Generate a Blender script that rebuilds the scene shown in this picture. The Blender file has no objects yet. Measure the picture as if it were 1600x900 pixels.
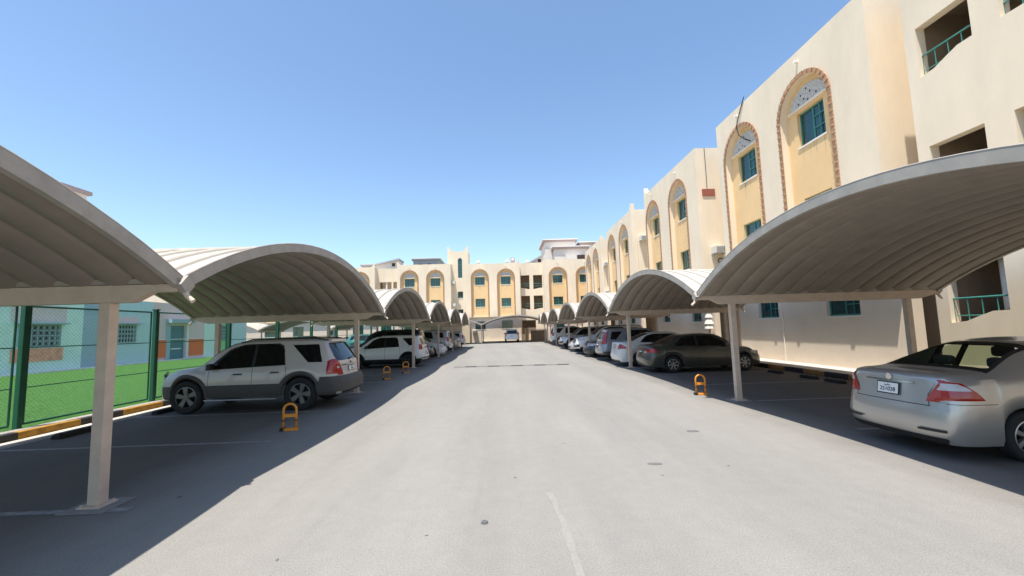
import bpy, bmesh, math, random
from mathutils import Vector, Matrix
random.seed(7)
R_ = math.radians
S = bpy.context.scene
COL = S.collection

# ------------------------------------------------------------------ camera
PITCH, YAW, ROLL, CAMH, FPX = .0949, -.0243, -.030, 1.805, 670.0
fwd = Vector((-math.sin(YAW)*math.cos(PITCH), math.cos(YAW)*math.cos(PITCH), math.sin(PITCH)))
r0 = Vector((math.cos(YAW), math.sin(YAW), 0)); u0 = r0.cross(fwd)
rr = r0*math.cos(ROLL)+u0*math.sin(ROLL); uu = -r0*math.sin(ROLL)+u0*math.cos(ROLL)
cd = bpy.data.cameras.new('camera'); cam = bpy.data.objects.new('camera', cd); COL.objects.link(cam)
cd.sensor_width = 36; cd.lens = FPX/1600*36; cd.clip_end = 2000; cd.clip_start = .05
m3 = Matrix((rr, uu, -fwd)).transposed()
cam.matrix_world = Matrix.Translation((0, 0, CAMH)) @ m3.to_4x4()
S.camera = cam

# ------------------------------------------------------------------ light
TOSUN = Vector((-.175, -.24, 1)).normalized()
elev = math.asin(TOSUN.z)
world = bpy.data.worlds.new('World'); S.world = world; world.use_nodes = True
wn = world.node_tree; bg = wn.nodes['Background']
sky = wn.nodes.new('ShaderNodeTexSky'); sky.sky_type = 'NISHITA'; sky.sun_disc = False
sky.sun_elevation = elev; sky.sun_rotation = math.atan2(TOSUN.x, TOSUN.y)
sky.air_density = 1.0; sky.dust_density = .6; sky.ozone_density = 1.5
hs = wn.nodes.new('ShaderNodeHueSaturation'); hs.inputs['Saturation'].default_value = 1.05; hs.inputs['Value'].default_value = 1.15; hs.inputs['Hue'].default_value = .498
wn.links.new(sky.outputs[0], hs.inputs['Color']); wn.links.new(hs.outputs[0], bg.inputs[0]); bg.inputs[1].default_value = .11
sl = bpy.data.lights.new('sun', 'SUN'); sl.energy = 4.0; sl.angle = R_(.5); sl.color = (1, .94, .845)
sun = bpy.data.objects.new('sun', sl); COL.objects.link(sun)
sun.rotation_euler = TOSUN.to_track_quat('Z', 'Y').to_euler()
S.view_settings.view_transform = 'Standard'; S.view_settings.look = 'None'
S.view_settings.gamma = 1; S.view_settings.use_curve_mapping = False
S.view_settings.exposure = .90

# ------------------------------------------------------------------ materials
MATS = {}
def mat(name, col, rough=.7, metal=0, var=.0, scale=4, bump=0, bscale=30, coat=0, spec=None, col2=None, stretch=None):
    if name in MATS: return MATS[name]
    m = bpy.data.materials.new(name); m.use_nodes = True; MATS[name] = m
    nt = m.node_tree; b = nt.nodes['Principled BSDF']
    b.inputs['Base Color'].default_value = (*col, 1); b.inputs['Roughness'].default_value = rough
    b.inputs['Metallic'].default_value = metal
    if coat: b.inputs['Coat Weight'].default_value = coat; b.inputs['Coat Roughness'].default_value = .06
    if spec is not None: b.inputs['Specular IOR Level'].default_value = spec
    if var or bump or col2:
        tc = nt.nodes.new('ShaderNodeTexCoord'); vec = tc.outputs['Object']
        if stretch:
            mp = nt.nodes.new('ShaderNodeMapping'); mp.inputs['Scale'].default_value = stretch
            nt.links.new(vec, mp.inputs[0]); vec = mp.outputs[0]
        if var or col2:
            n = nt.nodes.new('ShaderNodeTexNoise'); n.inputs['Scale'].default_value = scale; n.inputs['Detail'].default_value = 6; n.inputs['Roughness'].default_value = .62
            nt.links.new(vec, n.inputs['Vector'])
            cr = nt.nodes.new('ShaderNodeValToRGB'); cr.color_ramp.elements[0].position = .3; cr.color_ramp.elements[1].position = .7
            a = tuple(c*(1-var) for c in col); d = tuple(min(1, c*(1+var)) for c in (col2 or col))
            cr.color_ramp.elements[0].color = (*a, 1); cr.color_ramp.elements[1].color = (*d, 1)
            nt.links.new(n.outputs['Fac'], cr.inputs[0]); nt.links.new(cr.outputs[0], b.inputs['Base Color'])
        if bump:
            n2 = nt.nodes.new('ShaderNodeTexNoise'); n2.inputs['Scale'].default_value = bscale; n2.inputs['Detail'].default_value = 4
            nt.links.new(vec, n2.inputs['Vector'])
            bp = nt.nodes.new('ShaderNodeBump'); bp.inputs['Strength'].default_value = bump; bp.inputs['Distance'].default_value = .02
            nt.links.new(n2.outputs['Fac'], bp.inputs['Height']); nt.links.new(bp.outputs[0], b.inputs['Normal'])
    return m

def asphalt():
    m = bpy.data.materials.new('worn_asphalt'); m.use_nodes = True; nt = m.node_tree; b = nt.nodes['Principled BSDF']
    N = nt.nodes.new; L = nt.links.new
    tc = N('ShaderNodeTexCoord').outputs['Object']
    def noise(s, d=5, r=.6, vec=tc, st=None):
        if st:
            mp = N('ShaderNodeMapping'); mp.inputs['Scale'].default_value = st; L(vec, mp.inputs[0]); vec = mp.outputs[0]
        n = N('ShaderNodeTexNoise'); n.inputs['Scale'].default_value = s; n.inputs['Detail'].default_value = d; n.inputs['Roughness'].default_value = r
        L(vec, n.inputs['Vector']); return n.outputs['Fac']
    def ramp(f, p0, c0, p1, c1):
        c = N('ShaderNodeValToRGB'); c.color_ramp.elements[0].position = p0; c.color_ramp.elements[1].position = p1
        c.color_ramp.elements[0].color = (*c0, 1); c.color_ramp.elements[1].color = (*c1, 1); L(f, c.inputs[0]); return c.outputs[0]
    def mix(a, bb, f, t='MIX'):
        x = N('ShaderNodeMix'); x.data_type = 'RGBA'; x.blend_type = t
        if isinstance(f, float): x.inputs['Factor'].default_value = f
        else: L(f, x.inputs['Factor'])
        L(a, x.inputs[6]); L(bb, x.inputs[7]); return x.outputs[2]
    big = ramp(noise(.35, 4, .6), .35, (.246, .238, .224), .7, (.262, .253, .237))
    streak = ramp(noise(.8, 5, .6, st=(1, .12, 1)), .38, (.91, .91, .915), .62, (1.03, 1.028, 1.02))
    c = mix(big, streak, 1.0, 'MULTIPLY')
    fine = ramp(noise(75, 3, .7), .36, (.80, .80, .80), .62, (1.12, 1.12, 1.10))
    c = mix(c, fine, 1.0, 'MULTIPLY')
    v = N('ShaderNodeTexVoronoi'); v.inputs['Scale'].default_value = 38; L(tc, v.inputs['Vector'])
    sp = ramp(v.outputs['Distance'], .10, (.38, .38, .38), .17, (1, 1, 1))
    msk = ramp(noise(3.0, 3), .56, (0, 0, 0), .66, (1, 1, 1))
    c = mix(c, mix(c, sp, 1.0, 'MULTIPLY'), msk)
    v2 = N('ShaderNodeTexVoronoi'); v2.inputs['Scale'].default_value = 55; L(tc, v2.inputs['Vector'])
    c = mix(c, ramp(v2.outputs['Distance'], .08, (1.5, 1.48, 1.42), .16, (1, 1, 1)), .7, 'MULTIPLY')
    lw = ramp(noise(1.6, 4, .6, st=(1.6, .045, 1)), .60, (1, 1, 1), .70, (.93, .93, .93)); c = mix(c, lw, 1.0, 'MULTIPLY')
    mott = ramp(noise(5, 5, .7), .4, (.965, .965, .965), .65, (1.02, 1.02, 1.015))
    c = mix(c, mott, 1.0, 'MULTIPLY')
    # carport shade put into the colour: bays darkened, driving lane left pale; soft noisy edge
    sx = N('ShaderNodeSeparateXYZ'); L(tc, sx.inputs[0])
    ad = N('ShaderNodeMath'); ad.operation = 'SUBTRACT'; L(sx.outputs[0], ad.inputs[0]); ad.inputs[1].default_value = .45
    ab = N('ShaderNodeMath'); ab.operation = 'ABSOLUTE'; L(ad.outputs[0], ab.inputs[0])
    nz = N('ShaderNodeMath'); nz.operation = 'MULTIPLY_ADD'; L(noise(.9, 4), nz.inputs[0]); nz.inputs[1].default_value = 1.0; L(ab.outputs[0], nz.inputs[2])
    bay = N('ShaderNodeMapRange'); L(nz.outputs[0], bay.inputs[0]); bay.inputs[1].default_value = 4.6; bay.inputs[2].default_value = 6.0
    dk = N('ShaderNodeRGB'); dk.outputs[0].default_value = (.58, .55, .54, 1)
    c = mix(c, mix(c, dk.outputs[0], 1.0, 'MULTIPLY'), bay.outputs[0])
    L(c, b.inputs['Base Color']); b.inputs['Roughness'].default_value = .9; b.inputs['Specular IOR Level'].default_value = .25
    bp = N('ShaderNodeBump'); bp.inputs['Strength'].default_value = .35; bp.inputs['Distance'].default_value = .006
    L(noise(60, 4, .7), bp.inputs['Height']); L(bp.outputs[0], b.inputs['Normal'])
    return m
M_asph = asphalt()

M_wall = mat('cream_render', (.765, .65, .495), .85, var=.085, scale=.8, bump=.12, bscale=25, stretch=(1, 1, .35))
M_wall2 = mat('ground_floor_render', (.76, .65, .52), .85, var=.06, scale=.8, bump=.25, bscale=25)
M_orange = mat('ochre_render', (.76, .53, .275), .85, var=.05, scale=.9, bump=.2, bscale=25)
M_drip = mat('drip_stain', (.60, .43, .25), .9, var=.1)
M_brick = mat('brick_edging', (.42, .245, .14), .9, var=.25, scale=7, bump=.3)
M_tymp = mat('carved_plaster', (.50, .47, .43), .85, var=.35, scale=14, bump=.6, bscale=14)
M_glass = mat('green_tinted_glass', (.008, .055, .055), .06, var=.4, scale=1.4, spec=.8)
M_frame = mat('green_window_frame', (.05, .22, .19), .45)
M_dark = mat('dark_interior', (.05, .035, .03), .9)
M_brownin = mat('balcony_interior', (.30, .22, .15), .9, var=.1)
M_white = mat('white_trim', (.78, .75, .70), .7, var=.04, scale=3)
M_mauve = mat('mauve_cornice', (.42, .32, .30), .8)
M_pale = mat('pale_distant_render', (.72, .66, .60), .85, var=.04)
M_grey = mat('grey_parapet', (.36, .38, .40), .85)
M_steel = mat('cream_painted_steel', (.60, .475, .375), .5, var=.09, scale=5, bump=.05)
M_under = mat('canopy_underside', (.28, .24, .20), .6, var=.12, scale=2.2, stretch=(.7, 1, 1))  # sheet tone darkened below, so part of the canopy shade sits in the colour
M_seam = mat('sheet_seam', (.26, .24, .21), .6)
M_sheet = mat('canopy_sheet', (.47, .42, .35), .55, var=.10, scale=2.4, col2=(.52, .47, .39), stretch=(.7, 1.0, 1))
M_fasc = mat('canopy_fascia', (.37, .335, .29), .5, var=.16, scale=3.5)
M_conc = mat('pale_concrete', (.52, .48, .43), .9, var=.10, scale=3, bump=.4, bscale=40)
M_sand = mat('dusty_ground', (.42, .36, .28), .95, var=.12, scale=.3, bump=.3)
M_line = mat('worn_white_paint', (.25, .25, .25), .8, var=.35, scale=9)
M_turf = mat('artificial_turf', (.036, .098, .013), .9, var=.40, scale=14, bump=1.0, bscale=90, spec=.15, col2=(.055, .15, .03))
M_green = mat('green_fence_paint', (.012, .10, .055), .45, var=.1)
M_black = mat('black_rubber', (.02, .02, .02), .8, var=.2, scale=12)
M_orgp = mat('orange_plastic', (.78, .29, .03), .45, var=.1, scale=8)
M_ac = mat('ac_housing', (.62, .60, .54), .5, var=.08, scale=6)
M_rust = mat('rust_red_board', (.30, .09, .06), .8, var=.15)

# ------------------------------------------------------------------ helpers
def finish(o, label=None, cat=None, group=None, kind=None):
    if label: o['label'] = label
    if cat: o['category'] = cat
    if group: o['group'] = group
    if kind: o['kind'] = kind
    return o
def empty(name, loc=(0, 0, 0), rz=0, label=None, cat=None, group=None):
    o = bpy.data.objects.new(name, None); COL.objects.link(o); o.location = loc; o.rotation_euler = (0, 0, rz)
    o.empty_display_size = .2
    return finish(o, label, cat, group)
def obj(name, bm, m, parent=None, smooth=False, **kw):
    me = bpy.data.meshes.new(name); bm.to_mesh(me); bm.free()
    for x in (m if isinstance(m, (list, tuple)) else [m]): me.materials.append(x)
    if smooth: me.shade_smooth()
    o = bpy.data.objects.new(name, me); COL.objects.link(o)
    if parent is not None: o.parent = parent
    return finish(o, **kw)
def copy_tree(o, parent=None):
    c = o.copy(); COL.objects.link(c)
    if parent is not None: c.parent = parent
    for ch in list(o.children): copy_tree(ch, c)
    return c
NB = bmesh.new
def box(bm, x0, x1, y0, y1, z0, z1, mi=0, bevel=0):
    vs = [bm.verts.new((x, y, z)) for z in (z0, z1) for y in (y0, y1) for x in (x0, x1)]
    F = [(0, 2, 3, 1), (4, 5, 7, 6), (0, 1, 5, 4), (2, 6, 7, 3), (0, 4, 6, 2), (1, 3, 7, 5)]
    fs = []
    for f in F:
        a = bm.faces.new([vs[i] for i in f]); a.material_index = mi; fs.append(a)
    if bevel:
        es = list({e for f in fs for e in f.edges})
        bmesh.ops.bevel(bm, geom=es, offset=bevel, segments=2, affect='EDGES', profile=.5)
    return vs
def obox(bm, c, ax, sx, sy, sz, mi=0):
    """box centred c with axes ax (3 vectors) and half sizes"""
    vs = []
    for k in (-1, 1):
        for j in (-1, 1):
            for i in (-1, 1): vs.append(bm.verts.new(Vector(c)+ax[0]*sx*i+ax[1]*sy*j+ax[2]*sz*k))
    for f in [(0, 2, 3, 1), (4, 5, 7, 6), (0, 1, 5, 4), (2, 6, 7, 3), (0, 4, 6, 2), (1, 3, 7, 5)]:
        bm.faces.new([vs[i] for i in f]).material_index = mi
def tube(bm, pts, r, n=8, mi=0, cap=True):
    pts = [Vector(p) for p in pts]; rings = []
    for i, p in enumerate(pts):
        d = (pts[min(i+1, len(pts)-1)]-pts[max(i-1, 0)]).normalized()
        a = d.orthogonal().normalized() if i == 0 else (rings_a - d*rings_a.dot(d)).normalized()
        rings_a = a; b = d.cross(a); rad = r[i] if isinstance(r, (list, tuple)) else r
        rings.append([bm.verts.new(p+(a*math.cos(2*math.pi*k/n)+b*math.sin(2*math.pi*k/n))*rad) for k in range(n)])
    for i in range(len(rings)-1):
        for k in range(n):
            bm.faces.new([rings[i][k], rings[i][(k+1) % n], rings[i+1][(k+1) % n], rings[i+1][k]]).material_index = mi
    if cap:
        bm.faces.new(rings[0][::-1]).material_index = mi; bm.faces.new(rings[-1]).material_index = mi
def grid(bm, P, mi=0, closed=False):
    V = [[bm.verts.new(p) for p in row] for row in P]
    for i in range(len(V)-1):
        for j in range(len(V[0])-1):
            try: bm.faces.new([V[i][j], V[i][j+1], V[i+1][j+1], V[i+1][j]]).material_index = mi
            except ValueError: pass
    return V
def interp(pts, x):
    if x <= pts[0][0]: return pts[0][1]
    for (a, b), (c, d) in zip(pts, pts[1:]):
        if x <= c: return b+(d-b)*(x-a)/(c-a) if c > a else d
    return pts[-1][1]
def smooth_interp(pts, x):
    """monotone-ish cubic (Catmull with finite-difference tangents clamped)"""
    n = len(pts)
    if x <= pts[0][0]: return pts[0][1]
    if x >= pts[-1][0]: return pts[-1][1]
    for i in range(n-1):
        if x <= pts[i+1][0]: break
    def sl(i): return (pts[i+1][1]-pts[i][1])/(pts[i+1][0]-pts[i][0])
    def tan(i):
        if i == 0: return sl(0)
        if i == n-1: return sl(n-2)
        a, b = sl(i-1), sl(i)
        return 0 if a*b <= 0 else 2*a*b/(a+b)
    h = pts[i+1][0]-pts[i][0]; t = (x-pts[i][0])/h
    return ((2*t**3-3*t*t+1)*pts[i][1]+(t**3-2*t*t+t)*h*tan(i)+(-2*t**3+3*t*t)*pts[i+1][1]+(t**3-t*t)*h*tan(i+1))
ORD = ['first', 'second', 'third', 'fourth', 'fifth', 'sixth', 'seventh', 'eighth', 'ninth', 'tenth', 'eleventh', 'twelfth', 'thirteenth', 'fourteenth', 'fifteenth', 'sixteenth', 'seventeenth', 'eighteenth', 'nineteenth', 'twentieth']

# ------------------------------------------------------------------ ground
def sheet(name, x0, x1, y0, y1, z, m, **kw):
    bm = NB(); vs = [bm.verts.new(p) for p in ((x0, y0, z), (x1, y0, z), (x1, y1, z), (x0, y1, z))]; bm.faces.new(vs)
    return obj(name, bm, m, **kw)
sheet('ground', -600, 600, -300, 900, -.012, M_sand, kind='structure')
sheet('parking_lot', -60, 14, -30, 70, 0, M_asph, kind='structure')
sheet('turf', -26.2, -9.62, -30, 46, .10, M_turf, kind='structure')
bm = NB(); box(bm, 10.33, 13.8, -30, 62.4, .002, .145)
obj('pavement', bm, M_conc, kind='structure')
bm = NB(); box(bm, -27, -26.2, -30, 46, 0, .16)
obj('pavement', bm, M_white, kind='structure')
bm = NB(); box(bm, -9.62, -9.28, -30, 46, .002, .13)      # concrete strip under the fence
obj('fence_footing', bm, M_conc, kind='structure')
bm = NB(); box(bm, -3.0, 4.4, 61.3, 62.39, .002, .14)
obj('pavement', bm, M_conc, kind='structure')
def kerb_mat(name, c1, c2, period, phase, duty):
    m = bpy.data.materials.new(name); m.use_nodes = True; nt = m.node_tree; b = nt.nodes['Principled BSDF']; N = nt.nodes.new; L = nt.links.new
    tc = N('ShaderNodeTexCoord'); s = N('ShaderNodeSeparateXYZ'); L(tc.outputs['Object'], s.inputs[0])
    a = N('ShaderNodeMath'); a.operation = 'ADD'; L(s.outputs[1], a.inputs[0]); a.inputs[1].default_value = 1000*period-phase
    mo = N('ShaderNodeMath'); mo.operation = 'MODULO'; L(a.outputs[0], mo.inputs[0]); mo.inputs[1].default_value = period
    lt = N('ShaderNodeMath'); lt.operation = 'LESS_THAN'; L(mo.outputs[0], lt.inputs[0]); lt.inputs[1].default_value = duty
    x = N('ShaderNodeMix'); x.data_type = 'RGBA'; L(lt.outputs[0], x.inputs['Factor']); x.inputs[6].default_value = (*c2, 1); x.inputs[7].default_value = (*c1, 1)
    n = N('ShaderNodeTexNoise'); n.inputs['Scale'].default_value = 7; n.inputs['Detail'].default_value = 6; L(tc.outputs['Object'], n.inputs['Vector'])
    cr = N('ShaderNodeValToRGB'); cr.color_ramp.elements[0].position = .35; cr.color_ramp.elements[0].color = (.65, .62, .6, 1); cr.color_ramp.elements[1].position = .6; cr.color_ramp.elements[1].color = (1, 1, 1, 1)
    L(n.outputs['Fac'], cr.inputs[0])
    x2 = N('ShaderNodeMix'); x2.data_type = 'RGBA'; x2.blend_type = 'MULTIPLY'; x2.inputs['Factor'].default_value = 1; L(x.outputs[2], x2.inputs[6]); L(cr.outputs[0], x2.inputs[7])
    L(x2.outputs[2], b.inputs['Base Color']); b.inputs['Roughness'].default_value = .8
    return m
KL = kerb_mat('yellow_black_kerb', (.42, .22, .03), (.035, .035, .035), 2.24, 8.45, 1.2)
KR = kerb_mat('brown_black_kerb', (.34, .17, .05), (.04, .03, .03), 1.92, 11.7, .95)
def kerbbox(x0, x1, m):
    bm = NB(); box(bm, x0, x1, -30, 61, .003, .155, bevel=.015); obj('kerb', bm, m, kind='structure')
kerbbox(-9.28, -9.12, KL); kerbbox(10.17, 10.33, KR)
bm = NB(); box(bm, -9.12, -8.78, -30, 46, .003, .02)
obj('gutter_strip', bm, M_conc, kind='structure')
# painted bay lines
bm = NB()
def quad(bm, x0, x1, y0, y1, z, mi=0):
    bm.faces.new([bm.verts.new(p) for p in ((x0, y0, z), (x1, y0, z), (x1, y1, z), (x0, y1, z))]).material_index = mi
PS = 8.386; YL0 = 5.01; YR0 = 9.98
for k in range(-4, 20):
    y = YL0-.12+k*PS/3
    if y < 52: quad(bm, -8.8, -4.05, y-.05, y+.05, .004)
    y = YR0-.1+k*PS/3
    if y < 60: quad(bm, 5.75, 9.6, y-.045, y+.045, .004)
quad(bm, -8.78, -8.66, -20, 52, .0045)
obj('bay_lines', bm, M_line, kind='structure')
rnd = random.Random(3); bm = NB(); L_, R2 = [], []
for i in range(16):
    y = 2.5+i*.16; x = .62-.035*y+.03*math.sin(y*1.9)+rnd.uniform(-.015, .015); w = .02+rnd.uniform(0, .02)
    L_.append((x-w, y, .004)); R2.append((x+w, y, .004))
grid_v = [[bm.verts.new(a), bm.verts.new(b)] for a, b in zip(L_, R2)]
for a, b in zip(grid_v, grid_v[1:]): bm.faces.new([a[0], a[1], b[1], b[0]])
obj('asphalt_seam', bm, mat('seam_filler', (.250, .242, .228), .9, var=.10, scale=20), kind='structure')
# oil stains / repaired spots
M_stain = mat('asphalt_stain', (.13, .13, .13), .85, var=.3, scale=6)
def blob(bm, cx, cy, rx, ry, z, n=22, seed=0):
    rnd = random.Random(seed)
    bm.faces.new([bm.verts.new((cx+rx*math.cos(a)*(1+rnd.uniform(-.22, .22)), cy+ry*math.sin(a)*(1+rnd.uniform(-.22, .22)), z)) for a in [2*math.pi*i/n for i in range(n)]])
bm = NB(); blob(bm, 1.93, 5.73, .09, .05, .004, seed=1); blob(bm, 3.14, 7.34, .10, .06, .004, seed=2); blob(bm, -3.75, 5.2, .03, .03, .004, seed=4)
for i in range(18):
    blob(bm, random.uniform(-2.8, 3.6), random.uniform(2.6, 12), random.uniform(.008, .02), random.uniform(.008, .02), .004, n=9, seed=10+i)
obj('asphalt_stains', bm, M_stain, kind='structure')
bm = NB(); bmesh.ops.create_cone(bm, cap_ends=True, segments=20, radius1=.036, radius2=.028, depth=.016, matrix=Matrix.Translation((-.22, 4.22, .009)))
obj('bottle_cap', bm, M_stain, label='small dark round cap lying alone on the pale lane', cat='bottle cap')
# speed hump with black / pale segments
hump = empty('speed_hump', (.36, 21.2, 0), -.075, 'low black and white rubber speed hump across the lane', 'speed hump')
M_hk = mat('hump_black', (.05, .05, .05), .8, var=.3, scale=9)
M_hw = mat('hump_white', (.15, .145, .135), .8, var=.15)
for i in range(10):
    bm = NB(); x0 = -2.8+i*.56; n = 6
    P = [[(x, .13*math.cos(math.pi*j/n), .003+.04*math.sin(math.pi*j/n)) for j in range(n+1)] for x in (x0, x0+.555)]
    grid(bm, P); obj('hump_segment', bm, M_hk if i % 2 else M_hw, hump)
# wheel stops
def wheel_stop(loc, ry, label, grp):
    o = empty('wheel_stop', loc, 0, label, 'wheel stop', grp)
    bm = NB(); P = []
    prof = [(-.08, 0), (-.07, .07), (-.04, .095), (.04, .095), (.07, .07), (.08, 0)]
    for y in (-ry, -ry+.04, ry-.04, ry):
        k = .8 if abs(y) == ry else 1
        P.append([(px, y, .003+pz*k) for px, pz in prof])
    V = grid(bm, P); bm.faces.new(V[0]); bm.faces.new(V[-1][::-1])
    quad(bm, -.035, .035, -ry+.08, -ry+.22, .1, 1); quad(bm, -.035, .035, ry-.22, ry-.08, .1, 1); obj('rubber_block', bm, [M_black, M_stain], o)
for i, y in enumerate([7.2, 9.45, 11.75, 14.0, 16.4, 18.9, 21.2]):
    wheel_stop((-8.42, y-.6, 0), .42, '%s black wheel stop from the camera along the left fence kerb' % ORD[i], 'black wheel stops on the left')
for i, y in enumerate([12.25, 13.3, 14.95, 17.2, 19.9]):
    wheel_stop((9.45, y, 0), .33, '%s black wheel stop from the camera along the right building kerb' % ORD[i], 'black wheel stops on the right')

# ------------------------------------------------------------------ carports
RISE = 1.07; ZB = 2.42; DEP = 5.75
def arcz(v, s, rise=RISE):
    h = s/2; Rr = (h*h+rise*rise)/(2*rise); return math.sqrt(Rr*Rr-v*v)-(Rr-rise)
def make_carport(frames, s=PS, name='carport', dz=0):
    """local: x 0(front edge)..DEP(back), y -s/2..s/2"""
    root = empty(name)
    zb = ZB+dz
    bm = NB(); nv = 28; pitch = .415; xs = []
    x = 0.03; prof = []
    while x < DEP-.02:
        prof += [(x, .03), (x+.012, .055), (x+.028, .055), (x+.04, .028)]+[(x+.04+.375*t, .028-.050*math.sin(math.pi*t)) for t in (.12, .25, .4, .6, .75, .88)]; x += pitch
    prof = [p for p in prof if p[0] <= DEP]
    P = []
    for side in (0, 1):
        rows = []
        for j in range(nv+1):
            v = -s/2+s*j/nv; z = zb+arcz(v, s)
            rows.append([(px, v, z+pz-.005*side) for px, pz in prof])
        grid(bm, rows)
    for f in bm.faces[:]: pass
    bm.faces.ensure_lookup_table(); half = len(bm.faces)//2
    npf = len(prof)-1
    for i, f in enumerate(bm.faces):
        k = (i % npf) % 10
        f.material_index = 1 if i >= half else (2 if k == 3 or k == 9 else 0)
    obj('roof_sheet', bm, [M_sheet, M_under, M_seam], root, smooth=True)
    for fx, nm in ((0, 'fascia'), (DEP, 'fascia')):
        bm = NB(); loops = []
        for j in range(nv+1):
            v = -s/2+s*j/nv; z = zb+arcz(v, s); sl = -v/max(1e-6, z-zb-RISE+ (( (s/2)**2+RISE**2)/(2*RISE)))
            n = Vector((0, v, ((s/2)**2+RISE**2)/(2*RISE)-RISE+z-zb)).normalized()
            c = Vector((0, v, z))
            a0, a1 = fx-.025, fx+.045
            if fx > 1: a0, a1 = fx-.045, fx+.025
            up, dn = c+n*.075, c-n*.060
            loops.append([(a0, up.y, up.z), (a1, up.y, up.z), (a1, dn.y, dn.z), (a0, dn.y, dn.z), (a0, up.y, up.z)])
        V = grid(bm, loops)
        bmesh.ops.remove_doubles(bm, verts=bm.verts, dist=1e-5)
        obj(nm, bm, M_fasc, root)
        # thin rolled drip edge on the crown side
        bm = NB(); pts = []
        for j in range(nv+1):
            v = -s/2+s*j/nv; n = Vector((0, v, ((s/2)**2+RISE**2)/(2*RISE)-RISE+arcz(v, s))).normalized()
            p = Vector((fx-.018 if fx < 1 else fx+.018, v, zb+arcz(v, s)))+n*.085; pts.append(p)
        tube(bm, pts, .011, 6); obj('drip_edge', bm, M_fasc, root)
    for v in frames:
        add_frame(root, v, dz)
    return root
def add_frame(root, v, dz=0):
    bm = NB(); zt = ZB+dz+.012; zb_ = 2.235+dz; zh = zt-.085
    out = [(.0, zt), (DEP, zt), (DEP, zh), (DEP-.45, zb_), (.52, zb_), (.30, zh), (.0, zh)]
    A = [bm.verts.new((x, v-.06, z)) for x, z in out]; B = [bm.verts.new((x, v+.06, z)) for x, z in out]
    bm.faces.new(A); bm.faces.new(B[::-1])
    for i in range(len(out)): bm.faces.new([A[i], B[i], B[(i+1) % 7], A[(i+1) % 7]])
    obj('beam', bm, M_steel, root)
    for px in (.80, 5.02):
        bm = NB(); box(bm, px-.062, px+.062, v-.062, v+.062, .03, zb_-.001, bevel=.006)
        p = obj('post', bm, M_steel, root)
        bm = NB(); box(bm, px-.12, px+.12, v-.12, v+.12, .016, .03)
        for bx in (-.09, .09):
            for by in (-.09, .09): box(bm, px+bx-.012, px+bx+.012, v+by-.012, v+by+.012, .03, .048)
        obj('base_plate', bm, M_steel, p)
        bm = NB(); box(bm, px-.24, px+.24, v-.22, v+.22, .002, .014, bevel=.004); obj('footing', bm, M_footing, p)
    # valley gutter, bracket and spout
    bm = NB(); P = [[(x, v-.10, ZB+dz+.075), (x, v-.055, ZB+dz+.02), (x, v+.055, ZB+dz+.02), (x, v+.10, ZB+dz+.075)] for x in (-.05, DEP+.05)]
    grid(bm, P); obj('gutter', bm, M_fasc, root)
    for sx in (-.045, DEP+.045):
        bm = NB(); a = (Vector((1, 0, 0)), Vector((0, .7071, .7071)), Vector((0, -.7071, .7071)))
        obox(bm, (sx, v, ZB+dz+.0), a, .035, .08, .08); obj('valley_bracket', bm, M_fasc, root)
        d = -1 if sx < 0 else 1
        bm = NB(); tube(bm, [(sx, v, ZB+dz-.06), (sx+d*.03, v, ZB+dz-.13), (sx+d*.10, v, ZB+dz-.19)], .030, 10); obj('spout', bm, M_steel, root)
M_footing = mat('footing_patch', (.24, .235, .23), .9, var=.12, scale=9)

carR = make_carport([-PS/2]); GR = 'arched carports on the right'; GL = 'arched carports on the left'
rl = ['nearest right carport whose arch sweeps over the silver sedan', 'right carport over the dark grey sedan and the white sedan beyond it',
      'right carport over the blue-grey wagon and black car', 'right carport over the pale off-roaders, fourth from the camera',
      'small distant right carport, fifth from the camera', 'small distant right carport, sixth from the camera', 'farthest and smallest carport of the right row']
for i in range(7):
    o = carR if i == 0 else copy_tree(carR)
    o.location = (4.6, YR0+PS*(i-.5), 0); finish(o, rl[i], 'carport', GR)
o.location.y = YR0+PS*5+1.6; o.scale = (1, .38, 1)
add_frame(o, PS/2)
carL = make_carport([PS/2])     # rotated by 180 deg: near frame is at local +y
ll = ['nearest left carport, its rising arch cut by the left picture edge', 'large left carport over the white and grey off-roader',
      'left carport standing over the two far orange bay barriers', 'left carport over the white hatch-backed off-roader with black sills', 'small distant left carport, fifth from the camera',
      'farthest and smallest carport of the left row']
for i in range(6):
    o = carL if i == 0 else copy_tree(carL)
    o.location = (-3.7, YL0+PS*(i-.5), 0); o.rotation_euler = (0, 0, math.pi); finish(o, ll[i], 'carport', GL)
add_frame(o, -PS/2)
PS2 = 9.0
c = make_carport([PS2/2, -PS2/2], s=9.0); c.location = (1.75, 55.3, 0); c.rotation_euler = (0, 0, math.pi/2)
finish(c, 'low arched carport along the far building over the parked white off-roader', 'carport', 'carports along the far building')
c2 = copy_tree(c); c2.location = (-7.25, 55.3, 0); finish(c2, 'low arched carport along the far building, left of the white off-roader', 'carport', 'carports along the far building')
oth = make_carport([PS/2]); oth.location = (-15.6, 50.2, 0); oth.rotation_euler = (0, 0, math.pi/2)
GO = 'carports beyond the green fence'
finish(oth, 'distant carport beyond the green fence, nearest to the left row', 'carport', GO)
for i, t in enumerate(['distant carport beyond the green fence, middle of its row', 'distant carport beyond the green fence, farthest left']):
    o = copy_tree(oth); o.location = (-15.6-PS*(i+1), 50.2, 0); finish(o, t, 'carport', GO)

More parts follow.
